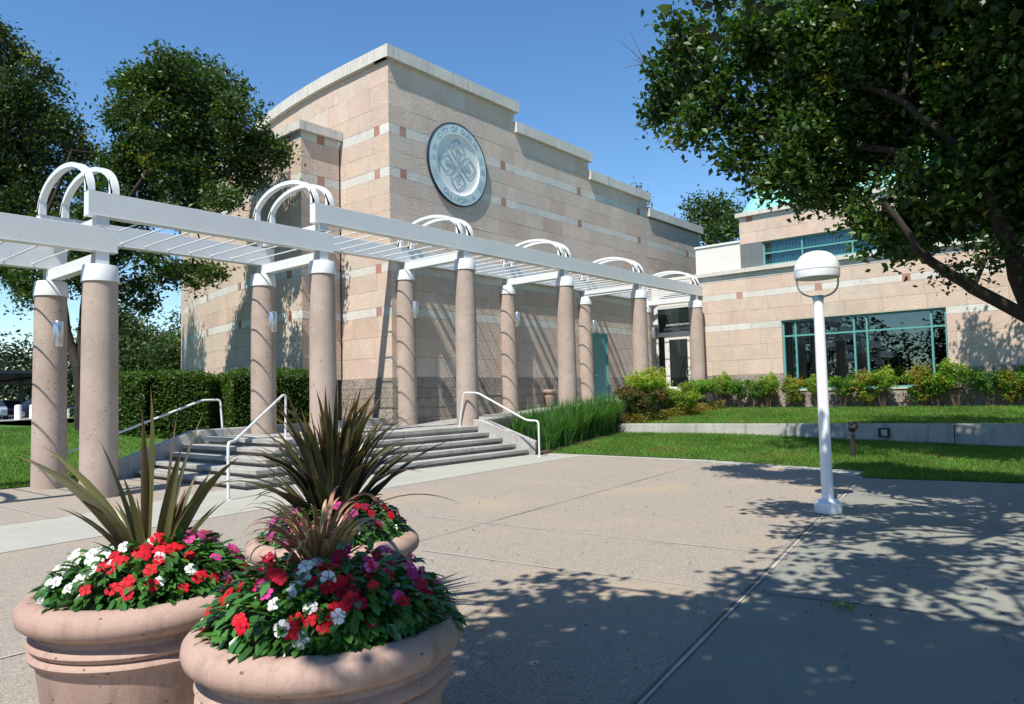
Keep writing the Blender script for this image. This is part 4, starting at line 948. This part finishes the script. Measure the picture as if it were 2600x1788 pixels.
# ------------------------------------------------------------------ hedge
def leafy_box(name,label,corners,z0,z1,n,size,col,seed,rnd=.25):
    """rounded clipped hedge following a polyline of (x,y) with width w"""
    g=np.random.default_rng(seed); t=thing(name,label,'hedge',(*corners[0][:2],z0))
    pts=[np.array(c[:2]) for c in corners]; w=corners[0][2]/2
    segl=[np.linalg.norm(b-a) for a,b in zip(pts,pts[1:])]; tot=sum(segl)
    u=g.uniform(0,tot,n); a=g.uniform(0,1,n); P=[]
    H=z1-z0; per=2*H+2*w
    for ui,ai in zip(u,a):
        q=ui; k=0
        while k<len(segl)-1 and q>segl[k]: q-=segl[k]; k+=1
        d=(pts[k+1]-pts[k])/segl[k]; nn=np.array([d[1],-d[0]]); c=pts[k]+d*q
        s=ai*per
        if s<H: off,z=w,z0+s
        elif s<H+2*w: off,z=w-(s-H),z1
        else: off,z=-w,z1-(s-H-2*w)
        # round the shoulders and ends
        e=min(ui,tot-ui); er=rnd*1.6
        sh=0
        if e<er: sh=er-math.sqrt(max(0,er*er-(er-e)**2))
        if z>z1-rnd and abs(off)>w-rnd:
            pass
        zz=z-sh if z>z1-.05 else z; zz=min(zz,z1-sh)
        ex=max(0,abs(off)-(w-rnd)); ez=max(0,zz-(z1-rnd)); L=math.hypot(ex,ez)
        if L>rnd: f_=rnd/L; off=math.copysign(w-rnd+ex*f_,off); zz=z1-rnd+ez*f_
        P.append((c[0]+nn[0]*off,c[1]+nn[1]*off,zz))
    # end caps
    for e_,(c,d) in enumerate(((pts[0],pts[0]-pts[1]),(pts[-1],pts[-1]-pts[-2]))):
        d=d/np.linalg.norm(d); nn=np.array([d[1],-d[0]]); k=int(n*2*w/tot*.7)
        for _ in range(k): o_=g.uniform(-w,w); zz=g.uniform(z0,z1-.05); P.append((c[0]+nn[0]*o_,c[1]+nn[1]*o_,zz))
    P=np.array(P)+g.normal(size=(len(P),3))*.035
    P+= (np.sin(P[:,[1,2,0]]*5.1)+np.sin(P[:,[2,0,1]]*3.3))*.02
    c=greens(g,len(P),col,.3,.12,(.13,.2,.03)); V,F,C=leaves_from(P,None,size,c,seed=seed+1,aspect=.6,up=.8)
    np_mesh('foliage',V,F,M['leaves'],t,C)
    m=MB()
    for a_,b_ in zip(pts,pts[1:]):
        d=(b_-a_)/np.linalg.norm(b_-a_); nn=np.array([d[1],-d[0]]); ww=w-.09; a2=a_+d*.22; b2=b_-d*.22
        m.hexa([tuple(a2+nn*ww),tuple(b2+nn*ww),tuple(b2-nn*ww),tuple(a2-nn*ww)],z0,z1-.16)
    m.build('stem',M['hedge_core'],t)  # added dark filler box inside the leaves, closes see-through gaps; no real stem
    return t
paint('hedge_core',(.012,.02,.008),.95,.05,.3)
leafy_box('hedge','clipped dense green hedge right of the tree trunk, turning along the building',[(7.95,20.9,1.2),(8.7,19.3,1.2),(9.6,18.35,1.2)],.62,2.34,14000,.075,(.055,.11,.022),51)
leafy_box('hedge','clipped square hedge in front of the sandstone bay, behind the second column pair',[(9.75,18.1,1.15),(12.45,17.75,1.15)],.86,2.36,9000,.075,(.06,.12,.022),52)
bgtree('lime green rounded bush behind the left end of the hedge',9.9,25.0,.4,2.2,.9,3000,.12,(.10,.16,.02),53,'bush',.05)

# ------------------------------------------------------------------ shrubs along the wing
def shrub(name,label,x,y,z,h,r,seed,cols,n=3300,cat='shrub',group=None,open_=.5):
    g=np.random.default_rng(seed); t=thing(name,label,cat,(x,y,z),group)
    m=MB(); tips=[]
    for k in range(11):
        a=g.uniform(0,2*PI); q=g.uniform(.3,1)*r*.75; tp=(x+math.cos(a)*q,y+math.sin(a)*q,z+h*g.uniform(.6,.95)); tips.append(tp)
        bx,by=x+math.cos(a)*.07,y+math.sin(a)*.07
        m.tube([(bx,by,z-.03),(bx+(tp[0]-bx)*.3,by+(tp[1]-by)*.3,z+h*.35),tp],[.010,.008,.003],5)
    m.build('stem',M['twig'],t)
    bl=[(tx,ty,tz_-h*.03,r*.33,r*.33,h*.13) for tx,ty,tz_ in tips]+[(x,y,z+h*open_+.1,r*.6,r*.6,h*.2)]
    P,idx=crown_points(bl,n,g,.055,14,.6); k=g.integers(0,len(cols),int(idx.max())+1); c=np.array(cols)[k][idx]*g.uniform(.65,1.3,(len(P),1))
    # new growth on top is yellower and redder
    hi=(P[:,2]>z+h*.8)&(g.random(len(P))<.35); c[hi]=np.array(cols[-1])*g.uniform(.8,1.2,(hi.sum(),1))
    V,F,C=leaves_from(P,None,.075,c,seed=seed+1,aspect=.42,up=.3); np_mesh('foliage',V,F,M['leaves'],t,C); return t
YG=[(.13,.30,.03),(.17,.33,.03),(.09,.23,.03),(.28,.34,.04)]; DG=[(.06,.17,.03),(.09,.22,.03),(.07,.19,.03),(.16,.26,.03)]; RG=[(.13,.27,.03),(.19,.30,.03),(.20,.20,.03),(.32,.20,.04)]
GRP='shrubs planted along the foot of the low wing'
proto=[shrub('shrub','airy yellow green shrub just right of the entrance column',27.9,12.6,.83,1.35,.5,61,YG,group=GRP),
       shrub('shrub','dark green shrub with bare stems, second right of the entrance column',27.9,11.8,.83,1.1,.55,62,DG,group=GRP),
       shrub('shrub','rounded orange tinged shrub below the left edge of the wide window',27.9,9.75,.83,1.15,.5,63,RG,n=4200,group=GRP,open_=.25)]
spots=[(0,27.95,10.71,.95,'slender pale green shrub just left of the wide window'),(1,27.90,11.10,.9,'small dark shrub with thin grey stems between two paler ones'),(0,27.90,8.86,.85,'yellow green shrub directly left of the lamp post pole'),(1,27.90,7.99,1.0,'broad green shrub right of the lamp post pole'),(2,27.95,7.16,1.1,'red topped shrub under the middle bar of the wide window'),(0,27.85,6.66,1.0,'lime green shrub under the centre of the wide window'),(2,27.90,5.48,1.2,'tallest shrub with reddish top under the right part of the window'),(1,27.95,5.03,.95,'dark low shrub right of the tallest one'),(0,27.90,4.44,1.1,'green shrub under the right end of the window'),(1,27.90,3.50,1.05,'sparse dark shrub standing in the leafy wall shadow'),(2,27.90,2.91,1.0,'shaded shrub near the right edge of the view'),(1,27.90,2.37,1.15,'dark shrub cut by the right edge of the view')]
for i,(k,x,y,s_,lb) in enumerate(spots): copy_tree(proto[k],(x,y,.82),lb,rot=i*1.3,scale=(s_,s_,s_))
shrub('shrub','wide dark green bush with rusty leaves at the end of the retaining wall',21.7,12.75,.52,1.2,.92,71,[(.04,.08,.02),(.05,.10,.02),(.07,.07,.02),(.16,.08,.03)],n=11000,open_=.3)
shrub('shrub','bright lime feathery shrub spreading above the dark bush by the teal door',22.6,13.0,.6,1.75,1.1,72,[(.22,.36,.03),(.30,.42,.04),(.15,.30,.03),(.36,.36,.05)],n=10000,open_=.72)
shrub('shrub','yellow and green low shrubs in front of the entrance doors',24.3,12.55,.66,1.15,1.05,73,[(.14,.28,.03),(.22,.33,.03),(.30,.30,.04),(.10,.20,.03)],n=9000,open_=.35)
shrub('shrub','green shrub on crooked stems hiding the foot of the entrance door',26.6,12.9,.76,1.2,.9,74,[(.12,.27,.03),(.09,.21,.03),(.18,.32,.03)],n=6500,open_=.7)
g=np.random.default_rng(81)
# low litter of autumn-coloured ground cover under the shrubs
n=9000; P=np.stack([g.uniform(20.85,27.6,n),g.uniform(12.2,13.2,n),np.zeros(n)],1); P[:,2]=.52+(P[:,0]-20.8)*.045+g.random(n)**2*.32
c=np.array([(.30,.22,.04),(.18,.24,.03),(.32,.16,.04),(.10,.17,.03)])[g.integers(0,4,n)]*g.uniform(.7,1.2,(n,1)); V,F,C=leaves_from(P,None,.07,c,seed=82)
o=np_mesh('ground_cover',V,F,M['leaves'],None,C); tag(o,'low yellow and rust coloured ground cover under the shrubs','ground cover',None,'stuff')
# ------------------------------------------------------------------ strappy plants
def blades(P,H,W,lean,cols,g,seg=5,arch=.9,fold=.3,twist=0,az=None):
    """long strap leaves: P base (n,3), H length, lean horizontal reach fraction"""
    n=len(P); az=g.uniform(0,2*PI,n) if az is None else az; D=np.stack([np.cos(az),np.sin(az),np.zeros(n)],1); S=np.stack([-np.sin(az),np.cos(az),np.zeros(n)],1)
    tw=g.uniform(-twist,twist,n); S=S*np.cos(tw)[:,None]+D*np.sin(tw)[:,None]
    Vs=[]; 
    for k in range(seg+1):
        t=k/seg; hz=lean*t**1.25; th=lean*1.0
        ctr=P+D*(H*lean*(t**1.3))[:,None]; z=H*(t*(1-.35*lean*0)-arch*lean**1.6*t**2.6); ctr=ctr+np.stack([np.zeros(n),np.zeros(n),z],1)
        wd=(W*(1-t**2.2)*(.75+.5*min(1,t*3)))[:,None]*.5+.0004
        up_=np.array([0,0,1.])[None,:]*wd*fold-D*wd*fold*.8
        Vs+=[ctr-S*wd+up_*0.6,ctr-up_*.4,ctr+S*wd+up_*0.6]
    V=np.stack(Vs,1).reshape(-1,3); b=np.arange(n)*3*(seg+1); F=[]
    for k in range(seg):
        for j in range(2): a_=b+3*k+j; F.append(np.stack([a_,a_+1,a_+4,a_+3],1))
    F=np.concatenate(F); C=np.tile(cols,(2*seg,1)); return V,F,C
n=9500; nc=85; cx=15.35+g.random(nc)*5.3; ylo=11.8+(cx-15.0)*.22; cy=ylo+.12+g.random(nc)*np.clip(12.95-ylo-.1,.05,2); cl=g.integers(0,nc,n)
P=np.stack([cx[cl]+g.normal(size=n)*.09,np.minimum(cy[cl]+g.normal(size=n)*.09,13.1),np.zeros(n)],1); P[:,2]=np.clip(.03+(P[:,0]-15.3)/5.3*.27,.03,.30)
c=np.array([(.055,.16,.05),(.08,.20,.055),(.14,.25,.05),(.045,.12,.04)])[g.integers(0,4,n)]*g.uniform(.7,1.2,(n,1))
hc=g.uniform(.75,1.3,nc)*np.where(cy>12.4,1.1,.85); V,F,C=blades(P,hc[cl]*g.uniform(.75,1.08,n),np.full(n,.022),g.uniform(.08,.62,n),c*g.uniform(.7,1.35,nc)[cl][:,None],g,4,.6)
o=np_mesh('strappy_plants',V,F,M['grass_blade'],None,C); tag(o,'mass of upright green strappy leaves between steps and retaining wall','ground cover',None,'stuff')

# ------------------------------------------------------------------ grass
def grass(name,label,fx,n,seed,col,h=.05,w=.009):
    g=np.random.default_rng(seed); P=fx(g,n); n=len(P); az=g.uniform(0,2*PI,n); s=np.stack([np.cos(az),np.sin(az),np.zeros(n)],1)*w*g.uniform(.7,1.3,(n,1))
    tp=P+np.stack([g.normal(size=n)*h*.45,g.normal(size=n)*h*.45,h*g.uniform(.5,1.3,n)],1)
    V=np.stack([P-s,P+s,tp],1).reshape(-1,3); i=np.arange(n)*3; F=np.stack([i,i+1,i+2],1)
    pt=np.sin(P[:,0]*1.3+np.sin(P[:,1]*.9)*2)*np.sin(P[:,1]*1.1+1)*.5+.5
    c=greens(g,n,col,.3,.05,(.16,.15,.04))*(.8+.4*pt[:,None]); dry=((pt>.90)&(g.random(n)<.45))|(g.random(n)<.03); c[dry]=np.array((.20,.15,.06))
    o=np_mesh(name,V,F,M['grass_blade'],None,c); tag(o,label,'grass',None,'stuff')
def fz(f): return np.vectorize(f)
def flr(g,n):
    x=13.4+g.random(n)**1.1*7.2; y=g.uniform(-2,13.2,n); e=np.array([redge(q) for q in y]); k=(x>e-.03)&~(y>11.72+(x-15)*.22-g.random(n)*.12); x=x[k];y=y[k]; return np.stack([x,y,np.array([zr(a,b) for a,b in zip(x,y)])-.004],1)
grass('grass','short green grass of the lower lawn right of the steps',flr,130000,91,(.095,.20,.03),.065,.009)
def flu(g,n):
    x=g.uniform(20.82,27.7,n); y=g.uniform(-1,12.4,n); k=(y<12.3-g.random(n)*.2); x=x[k];y=y[k]; return np.stack([x,y,.51+(x-20.8)/6.8*.31-.004],1)
grass('grass','short green grass of the upper lawn below the shrubs',flu,60000,92,(.095,.20,.03),.065,.010)
def fll(g,n):
    x=-1+g.random(n)*13; y=16.64+g.random(n)**1.8*24; k=~((x>6.2)&(y<16.95))&~((x>7.9)&(y<19)); x=x[k];y=y[k]; return np.stack([x,y,np.array([zl(a,b) for a,b in zip(x,y)])-.004],1)
grass('grass','green grass of the sloping lawn behind the left columns',fll,100000,93,(.10,.21,.035),.065,.011)

# ------------------------------------------------------------------ planters
PR=[(.40,0),(.44,.0),(.47,.05),(.505,.30),(.515,.335),(.535,.345),(.545,.365),(.535,.385),(.52,.392),(.535,.40),(.548,.42),(.54,.44),(.515,.455),(.51,.475),(.53,.49),(.57,.508),(.592,.528),(.600,.56),(.594,.592),(.572,.618),(.54,.634),(.505,.636),(.478,.622),(.468,.60),(.468,.54),(.46,.53),(.01,.53)]
def planter(label,x,y):
    t=thing('planter',label,'planter',(x,y,0),'round terracotta-coloured planters in a cluster')
    m=MB(); m.lathe((x,y,0),PR[:-3],72); m.build('pot',M['planter_clay'],t,smooth=True)
    m=MB(); m.lathe((x,y,0),[(.469,.50),(.46,.585),(.3,.60),(.01,.605)],40); m.build('soil',M['soil'],t,smooth=True); return t
PF,PL,PM=(1.98,2.78),(1.76,4.08),(3.18,4.38)
planter('large round pink clay planter nearest the camera, bottom centre',*PF)
planter('round pink clay planter at the bottom left, half hidden by the front one',*PL)
planter('round clay planter furthest back, holding the big dark spiky plant',*PM)

def flower_plant(label,ctr,r,z,ang0,ang1,r0,r1,fcols,nf,seed,dome=.28,nl=380,over=.03):
    """part of a dome of bedding flowers: sector of the planter disc"""
    g=np.random.default_rng(seed); am=(ang0+ang1)/2; rm=(r0+r1)/2*r
    t=thing('bedding_flowers',label,'flowers',(ctr[0]+rm*math.cos(am),ctr[1]+rm*math.sin(am),z),'bedding flowers in the planters')
    def surf(n,lo=.0,hi=1.0,jit=.02):
        a=g.uniform(ang0,ang1,n); q=np.sqrt(g.uniform(r0**2,r1**2,n))*r; hh=z+dome*np.sqrt(np.clip(1-(q/(r*1.06))**2.4,0,1))*g.uniform(lo,hi,n)+.02*np.sin(a*9+q*30)
        return np.stack([ctr[0]+q*np.cos(a),ctr[1]+q*np.sin(a),hh],1),a,q
    P,a,q=surf(nl,.2,1.0); d=np.stack([np.cos(a),np.sin(a),np.full(nl,.25)],1)+g.normal(size=(nl,3))*.45; d[:,2]-= (q/r)**3*.7; d/=np.linalg.norm(d,axis=1)[:,None]
    L=g.uniform(.058,.092,nl)[:,None]; upv=np.array([0,0,1.])+g.normal(size=(nl,3))*.25; s=np.cross(d,upv); s/=np.linalg.norm(s,axis=1)[:,None]; nr=np.cross(s,d)
    W=L*.21; pts=[P,P+d*L*.3-s*W+nr*W*.35,P+d*L*.3,P+d*L*.3+s*W+nr*W*.35,P+d*L*.72-s*W*.95+nr*W*.3-nr*L*.03,P+d*L*.72-nr*L*.03,P+d*L*.72+s*W*.95+nr*W*.3-nr*L*.03,P+d*L-nr*L*.12]
    V=np.stack(pts,1).reshape(-1,3); i=np.arange(nl)*8
    quads=[(1,2,5,4),(2,3,6,5)]; Fq=np.concatenate([np.stack([i+k for k in qd],1) for qd in quads]); tri=[(0,2,1,1),(0,3,2,2),(4,5,7,7),(5,6,7,7)]
    F3=np.concatenate([np.stack([i+k for k in (a_,b_,c_)],1) for a_,b_,c_,_ in tri]); Fq3=np.concatenate([Fq[:,[0,1,2]],Fq[:,[0,2,3]],F3])
    cc=np.array((.042,.125,.026))*g.uniform(.6,1.5,(nl,1)); lt=g.random(nl)<.2; cc[lt]=np.array((.07,.17,.03))
    C=np.concatenate([cc]*8); np_mesh('foliage',V,Fq3,M['glossy_leaves'],t,C,smooth=False)
    Pf,a,q=surf(nf,.9,1.0)
    for k in range(nf):
        base=np.array(fcols[g.integers(0,len(fcols))])*g.uniform(.85,1.15)
        nrm=np.array([math.cos(a[k])*q[k]/r*.9-.25,math.sin(a[k])*q[k]/r*.9-.30,.75])+g.normal(size=3)*.22; nrm/=np.linalg.norm(nrm)
        u=np.cross(nrm,[0,0,1.]); u/=np.linalg.norm(u); v=np.cross(nrm,u); R_=g.uniform(.027,.036); rot=g.uniform(0,6.28); c0=Pf[k]+nrm*.022
        m=MB(); 
        for pt in range(5):
            an=rot+pt*2*PI/5; pv=[]; 
            for (rr_,da,lift) in ((.08,0,0),(.5,-.46,.03),(.86,-.44,.0),(1.02,-.2,-.03),(1.02,.2,-.03),(.86,.44,.0),(.5,.46,.03)):
                rr2=rr_*R_; ang=an+da*1.25; pv.append(tuple(c0+(u*math.cos(ang)+v*math.sin(ang))*rr2+nrm*(lift*R_*1.6)))
            cv=tuple(c0+(u*math.cos(an)+v*math.sin(an))*R_*.55+nrm*(.02*R_))
            m.cur=tuple(np.clip(base*g.uniform(.9,1.1),0,1)); b=len(m.v); m.v+=pv+[cv]
            for j in range(7): m.face([b+j,b+(j+1)%7,b+7])
        m.cur=tuple(np.clip(base*.45+np.array((.25,.2,.02))*.2,0,1)); m.add([tuple(c0+(u*math.cos(x_)+v*math.sin(x_))*R_*.11+nrm*.004) for x_ in (0,1.26,2.5,3.77,5.0)],[[0,1,2,3,4]])
        m.build('flower',M['petal'],t,col=True)
    return t
WH=[(.78,.78,.80)]; RD=[(.62,.010,.025),(.55,.008,.03),(.68,.02,.035)]; PK=[(.62,.05,.28),(.58,.04,.22),(.68,.12,.35)]; CR=[(.28,.005,.03),(.42,.006,.035),(.35,.01,.06)]; MG=[(.50,.03,.30),(.58,.05,.34),(.40,.02,.2)]
rr=math.radians
# angles measured from +X (pergola direction); camera side of each planter is around 215-260 deg
flower_plant('white vinca flowers on the left side of the left planter',PL,.46,.60,rr(110),rr(205),.45,1.05,WH,34,101,.25,330)
flower_plant('scarlet vinca flowers across the front of the left planter',PL,.46,.60,rr(205),rr(292),.15,1.05,RD+RD+WH[:1],38,102,.27,620)
flower_plant('pink and magenta vinca flowers on the right side of the left planter',PL,.46,.60,rr(292),rr(400),.15,1.08,PK+PK+RD[:1],38,103,.28,560)
flower_plant('red flowers at the back of the left planter behind the spiky leaves',PL,.46,.60,rr(40),rr(110),.2,1.0,RD+PK[:1],16,104,.22,420)
flower_plant('red vinca flowers on the left side of the front planter',PF,.47,.60,rr(110),rr(203),.25,1.08,RD+RD+PK[:1],34,105,.30,560)
flower_plant('white vinca flowers at the front left of the front planter',PF,.47,.60,rr(203),rr(242),.2,1.0,WH+WH+RD[:1],26,106,.30,420)
flower_plant('scattered red and pink flowers at the front right of the front planter',PF,.47,.60,rr(242),rr(290),.15,1.0,RD+CR+PK,22,107,.30,620)
flower_plant('crimson and magenta flowers on the shaded right side of the front planter',PF,.50,.60,rr(290),rr(400),.1,1.12,CR+MG,44,108,.29,640)
flower_plant('red and white flowers at the back of the front planter',PF,.47,.60,rr(40),rr(110),.2,1.0,RD+WH,16,109,.30,480)
flower_plant('pink flowers on the left side of the back planter',PM,.46,.60,rr(140),rr(250),.3,1.05,PK,20,110,.28,460)
flower_plant('red and pink flowers on the right side of the back planter',PM,.46,.60,rr(250),rr(400),.3,1.05,CR+RD+PK[:1],30,111,.30,640)

def flax(label,ctr,z,specs,seed,seg=9,fold=.35):
    """each spec: azimuth, lean, length, width, colour, arch"""
    g=np.random.default_rng(seed); t=thing('flax_plant',label,'plant',(ctr[0],ctr[1],z)); VV=[];FF=[];CC=[]; b=0
    for (az,lean,H,W,col,arch,rb) in specs:
        D=np.array([math.cos(az),math.sin(az),0]); S=np.array([-D[1],D[0],0]); tw=g.uniform(-.9,.9); S=S*math.cos(tw)+D*math.sin(tw)
        P=np.array([ctr[0],ctr[1],z])+D*rb; pts=[]; th0=lean*.55; 
        pos=P.copy(); ang=th0
        for k in range(seg+1):
            t_=k/seg; wd=W*.5*(.55+.45*min(1,t_*2.6))*max(.02,(1-t_**3.2))
            T=D*math.sin(ang)+np.array([0,0,1])*math.cos(ang); N_=D*math.cos(ang)-np.array([0,0,1])*math.sin(ang)
            N2=np.cross(T,S)
            pts+= [pos-S*wd-N2*wd*fold,pos+N2*wd*fold*.4,pos+S*wd-N2*wd*fold]
            pos=pos+T*H/seg; ang+=(lean*.9+arch*2.4*t_**1.5)/seg
        V=np.array(pts); cl=np.array(col)
        for k in range(seg):
            for j in range(2):
                a_=b+3*k+j; FF.append([a_,a_+1,a_+4,a_+3]); tt=k/seg; 
                cc=cl*(1.1 if j else .85); 
                if tt>.8: cc=cc*.6+np.array((.22,.09,.03))*.4
                CC.append(cc)
        VV.append(V); b+=len(V)
    np_mesh('foliage',np.concatenate(VV),np.array(FF),M['flax'],t,np.array(CC),smooth=True); return t
g=np.random.default_rng(200)
OL=[(.12,.115,.045),(.095,.09,.05),(.15,.14,.055),(.16,.10,.065),(.085,.08,.045)]
def specs_from_tips(ctr,z,tips,W):
    out=[]
    for (tx,ty,tz_) in tips:
        dx,dy,dz=tx-ctr[0],ty-ctr[1],tz_-z; hz=math.hypot(dx,dy); L=math.sqrt(hz*hz+dz*dz); th=math.atan2(hz,dz)
        a_=g.uniform(.0,.35); out.append((math.atan2(dy,dx),th*1.0-a_*.25,L*1.04,W*g.uniform(.8,1.25),OL[g.integers(0,5)],a_,.03))
    return out
LT=[(1.26,4.59,1.27),(1.43,4.69,1.31),(1.36,4.33,1.23),(1.57,4.22,1.35),(1.75,4.15,1.51),(1.77,4.12,1.63),(1.84,4.04,1.47),(1.99,4.02,1.48),(1.82,3.93,1.3),(2.03,3.68,1.24),(2.08,4.1,1.16),(1.6,4.04,1.18),(1.43,4.09,1.06)]
sp=specs_from_tips((1.78,4.12),.60,LT,.082)
for _ in range(22): sp.append((g.uniform(0,6.28),g.uniform(.1,.8),g.uniform(.35,.66),.052,OL[g.integers(0,5)],g.uniform(0,.3),.05))
flax('flax plant with broad upright olive bronze blades in the left planter',(1.80,4.10),.62,sp,201)
BR=[(.035,.033,.024),(.045,.042,.028),(.028,.027,.024),(.07,.068,.032),(.10,.095,.042)]
sp=[]
for _ in range(150):
    ln=abs(g.normal())*.5+.04; sp.append((g.uniform(0,6.28),min(ln,1.35),g.uniform(.75,1.12),.068*g.uniform(.5,1.2),BR[g.integers(0,5)],g.uniform(.5,1.5) if g.random()<.65 else g.uniform(0,.4),g.uniform(0,.10)))
flax('big dark bronze flax plant with many spiky arching leaves in the back planter',PM,.62,sp,202,11,.22)
CP=[(.40,.20,.14),(.34,.15,.12),(.46,.27,.15),(.28,.13,.09),(.50,.36,.18)]
sp=[]
for _ in range(80):
    ln=g.uniform(.25,.85); sp.append((g.uniform(0,6.28),ln,g.uniform(.32,.54),.026*g.uniform(.7,1.3),CP[g.integers(0,5)],g.uniform(1.5,2.7),g.uniform(0,.06)))
flax('coppery pink grass-like flax arching in the middle of the front planter',(2.0,2.86),.80,sp,203,10)

# ------------------------------------------------------------------ debris on the paving
t_=thing('leaf_sprig','small fallen green leaf sprig on the shaded sidewalk','leaves',(5.58,1.64,.01))
g=np.random.default_rng(301); n=14; P=np.stack([5.58+g.normal(size=n)*.05,1.64+g.normal(size=n)*.09,np.full(n,.02)+g.random(n)*.02],1); V,F,C=leaves_from(P,None,.06,np.tile([[.13,.2,.03]],(n,1)),seed=302,up=3)
np_mesh('leaf',V,F,M['leaves'],t_,C)
n=420; P=np.stack([g.uniform(2.5,13.4,n),g.uniform(-1,8,n),np.full(n,.012)],1); P[:140,1]=g.uniform(-.5,2.6,140)
c=np.array([(.05,.035,.02),(.09,.06,.03),(.12,.12,.03)])[g.integers(0,3,n)]; V,F,C=leaves_from(P,None,.028,c,seed=303,up=2)
o=np_mesh('leaf_litter',V,F,M['leaves'],None,C); tag(o,'tiny brown bits of leaf litter scattered over the paving','litter',None,'stuff')

# ------------------------------------------------------------------ far left: bollards, sign, carport, cars
def bollard(label,x,y):
    t=thing('bollard',label,'bollard',(x,y,.5),'white bollards along the far path'); m=MB(); m.lathe((x,y,.5),[(.24,0),(.24,.06),(.225,.08),(.225,1.06),(.20,1.12),(.1,1.15),(.01,1.155)],20); m.build('post',M['bollard_white'],t,smooth=True)
for x,y,lb in [(17.6,62.4,'white bollard furthest left, standing clear of the columns'),(19.2,64.6,'white bollard just left of the first column'),(21.3,63.9,'white bollard just right of the first column'),(22.6,62.2,'white bollard next to the tree trunk')]: bollard(lb,x,y)
t_=thing('parking_sign','small white parking sign on a grey pole beyond the lawn','sign',(22.3,68,.55)); m=MB(); m.tube([(22.3,68,.5),(22.3,68,3.0)],.035,8); m.build('pole',M['galvanised'],t_)
m=MB(); m.hexa([(22.02,67.82),(22.52,68.1),(22.50,68.13),(22.0,67.85)],2.35,3.05); m.build('plate',M['bollard_white'],t_)
cpt=thing('carport','long dark solar carport over the parked cars','carport',(10,72,.5))
m=MB(); m.hexa([(-30,63.5),(40,76),(36,84),(-34,71.5)],[4.35,4.35,3.7,3.7],[4.62,4.62,3.95,3.95]); m.build('roof',M['dark_metal'],cpt)
m=MB()
for k in range(14):
    u=k/13; m.tube([(-30+70*u,63.6+12.4*u,4.3),(-34+70*u,71.5+12.4*u,3.62)],.09,6)
m.build('rafter',M['dark_metal'],cpt)
for k in range(6):
    u=.05+k*.18; m=MB(); x,y=-32+70*u,67.5+12.4*u; m.box(x-.18,y-.18,.5,x+.18,y+.18,4.0); m.build('column',M['dark_metal'],cpt)
def car(label,x,y,rot,mat):
    t=thing('parked_car',label,'car',(x,y,.56),'cars parked under the carport')
    def put(name,fn,mt,par=None,bev=0):
        m=MB(); fn(m); V=[]
        for (a,b,c_) in m.v: V.append((x+a*math.cos(rot)-b*math.sin(rot),y+a*math.sin(rot)+b*math.cos(rot),.56+c_))
        m.v=V; return m.build(name,mt,par or t,bevel=bev)
    def body(m):
        prof=[(-2.2,.35),(-2.25,.62),(-2.15,.86),(-1.2,.98),(-.55,1.02),(1.3,1.05),(2.0,1.0),(2.2,.8),(2.22,.4),(1.9,.25),(-1.9,.25)]
        n=len(prof); vs=[(a,-.86,b) for a,b in prof]+[(a,.86,b) for a,b in prof]; m.add(vs,[list(range(n)),list(range(n,2*n))[::-1]]+[[i,n+i,n+(i+1)%n,(i+1)%n] for i in range(n)])
    b=put('body',body,M[mat],None,.05)
    def cab(m): m.add([(-1.15,-.78,.99),(1.75,-.78,1.02),(1.75,.78,1.02),(-1.15,.78,.99),(-.45,-.62,1.48),(1.25,-.62,1.50),(1.25,.62,1.50),(-.45,.62,1.48)],[[0,1,5,4],[1,2,6,5],[2,3,7,6],[3,0,4,7],[0,3,2,1]])
    put('window',cab,M['car_glass'])
    put('roof',lambda m:m.hexa([(-.46,-.63),(1.26,-.63),(1.26,.63),(-.46,.63)],1.47,1.52),M[mat],None,.01)
    for wx in (-1.4,1.4):
        for wy in (-.84,.84):
            w_=put('wheel',lambda m:m.tube([(wx,wy-.1,.33),(wx,wy+.1,.33)],.33,18),M['black_rubber']); put('rim',lambda m:m.tube([(wx,wy-.11,.33),(wx,wy+.11,.33)],.2,14),M['chrome'],w_)
    for wy in (-.62,.62): put('headlight',lambda m:m.box(-2.27,wy-.17,.62,-2.12,wy+.17,.76),M['chrome'])
car('silver blue car at the left edge under the carport',17.2,67.0,1.35,'car_silver'); car('dark red car behind the silver one under the carport',21.0,76.5,1.3,'car_red')
car('navy blue car showing a bright wheel rim left of the first column',21.6,69.2,2.3,'car_dark'); car('dark car between the first and second columns beyond the lawn',25.9,69.4,2.0,'car_black')
t_=thing('path_light','short dark angled light fixture on the lawn near the tree trunk','light',(15.9,48,.5)); m=MB(); m.box(15.8,47.9,.5,16.0,48.1,1.3); m.build('post',M['galvanised'],t_)
m=MB(); m.add([(15.4,47.8,1.2),(16.2,47.8,1.9),(16.2,48.2,1.9),(15.4,48.2,1.2),(15.5,47.8,1.0),(16.4,47.8,1.6),(16.4,48.2,1.6),(15.5,48.2,1.0)],[[0,1,2,3],[4,7,6,5],[0,4,5,1],[2,6,7,3],[1,5,6,2],[0,3,7,4]]); m.build('lamp_head',M['dark_bronze'],t_)
m=MB(); fz_=[]
t_=thing('rail_fence','thin pale metal rail fence far beyond the parked cars','fence',(20,95,.5))
m.box(-40,95,1.55,70,95.05,1.62); m.box(-40,95,1.05,70,95.05,1.10)
for k in range(45): m.box(-40+k*2.5,95,.5,-39.92+k*2.5,95.05,1.6)
m.build('rail',M['galvanised'],t_)
print('objects',len(bpy.data.objects),'polys',sum(len(me.polygons) for me in bpy.data.meshes))
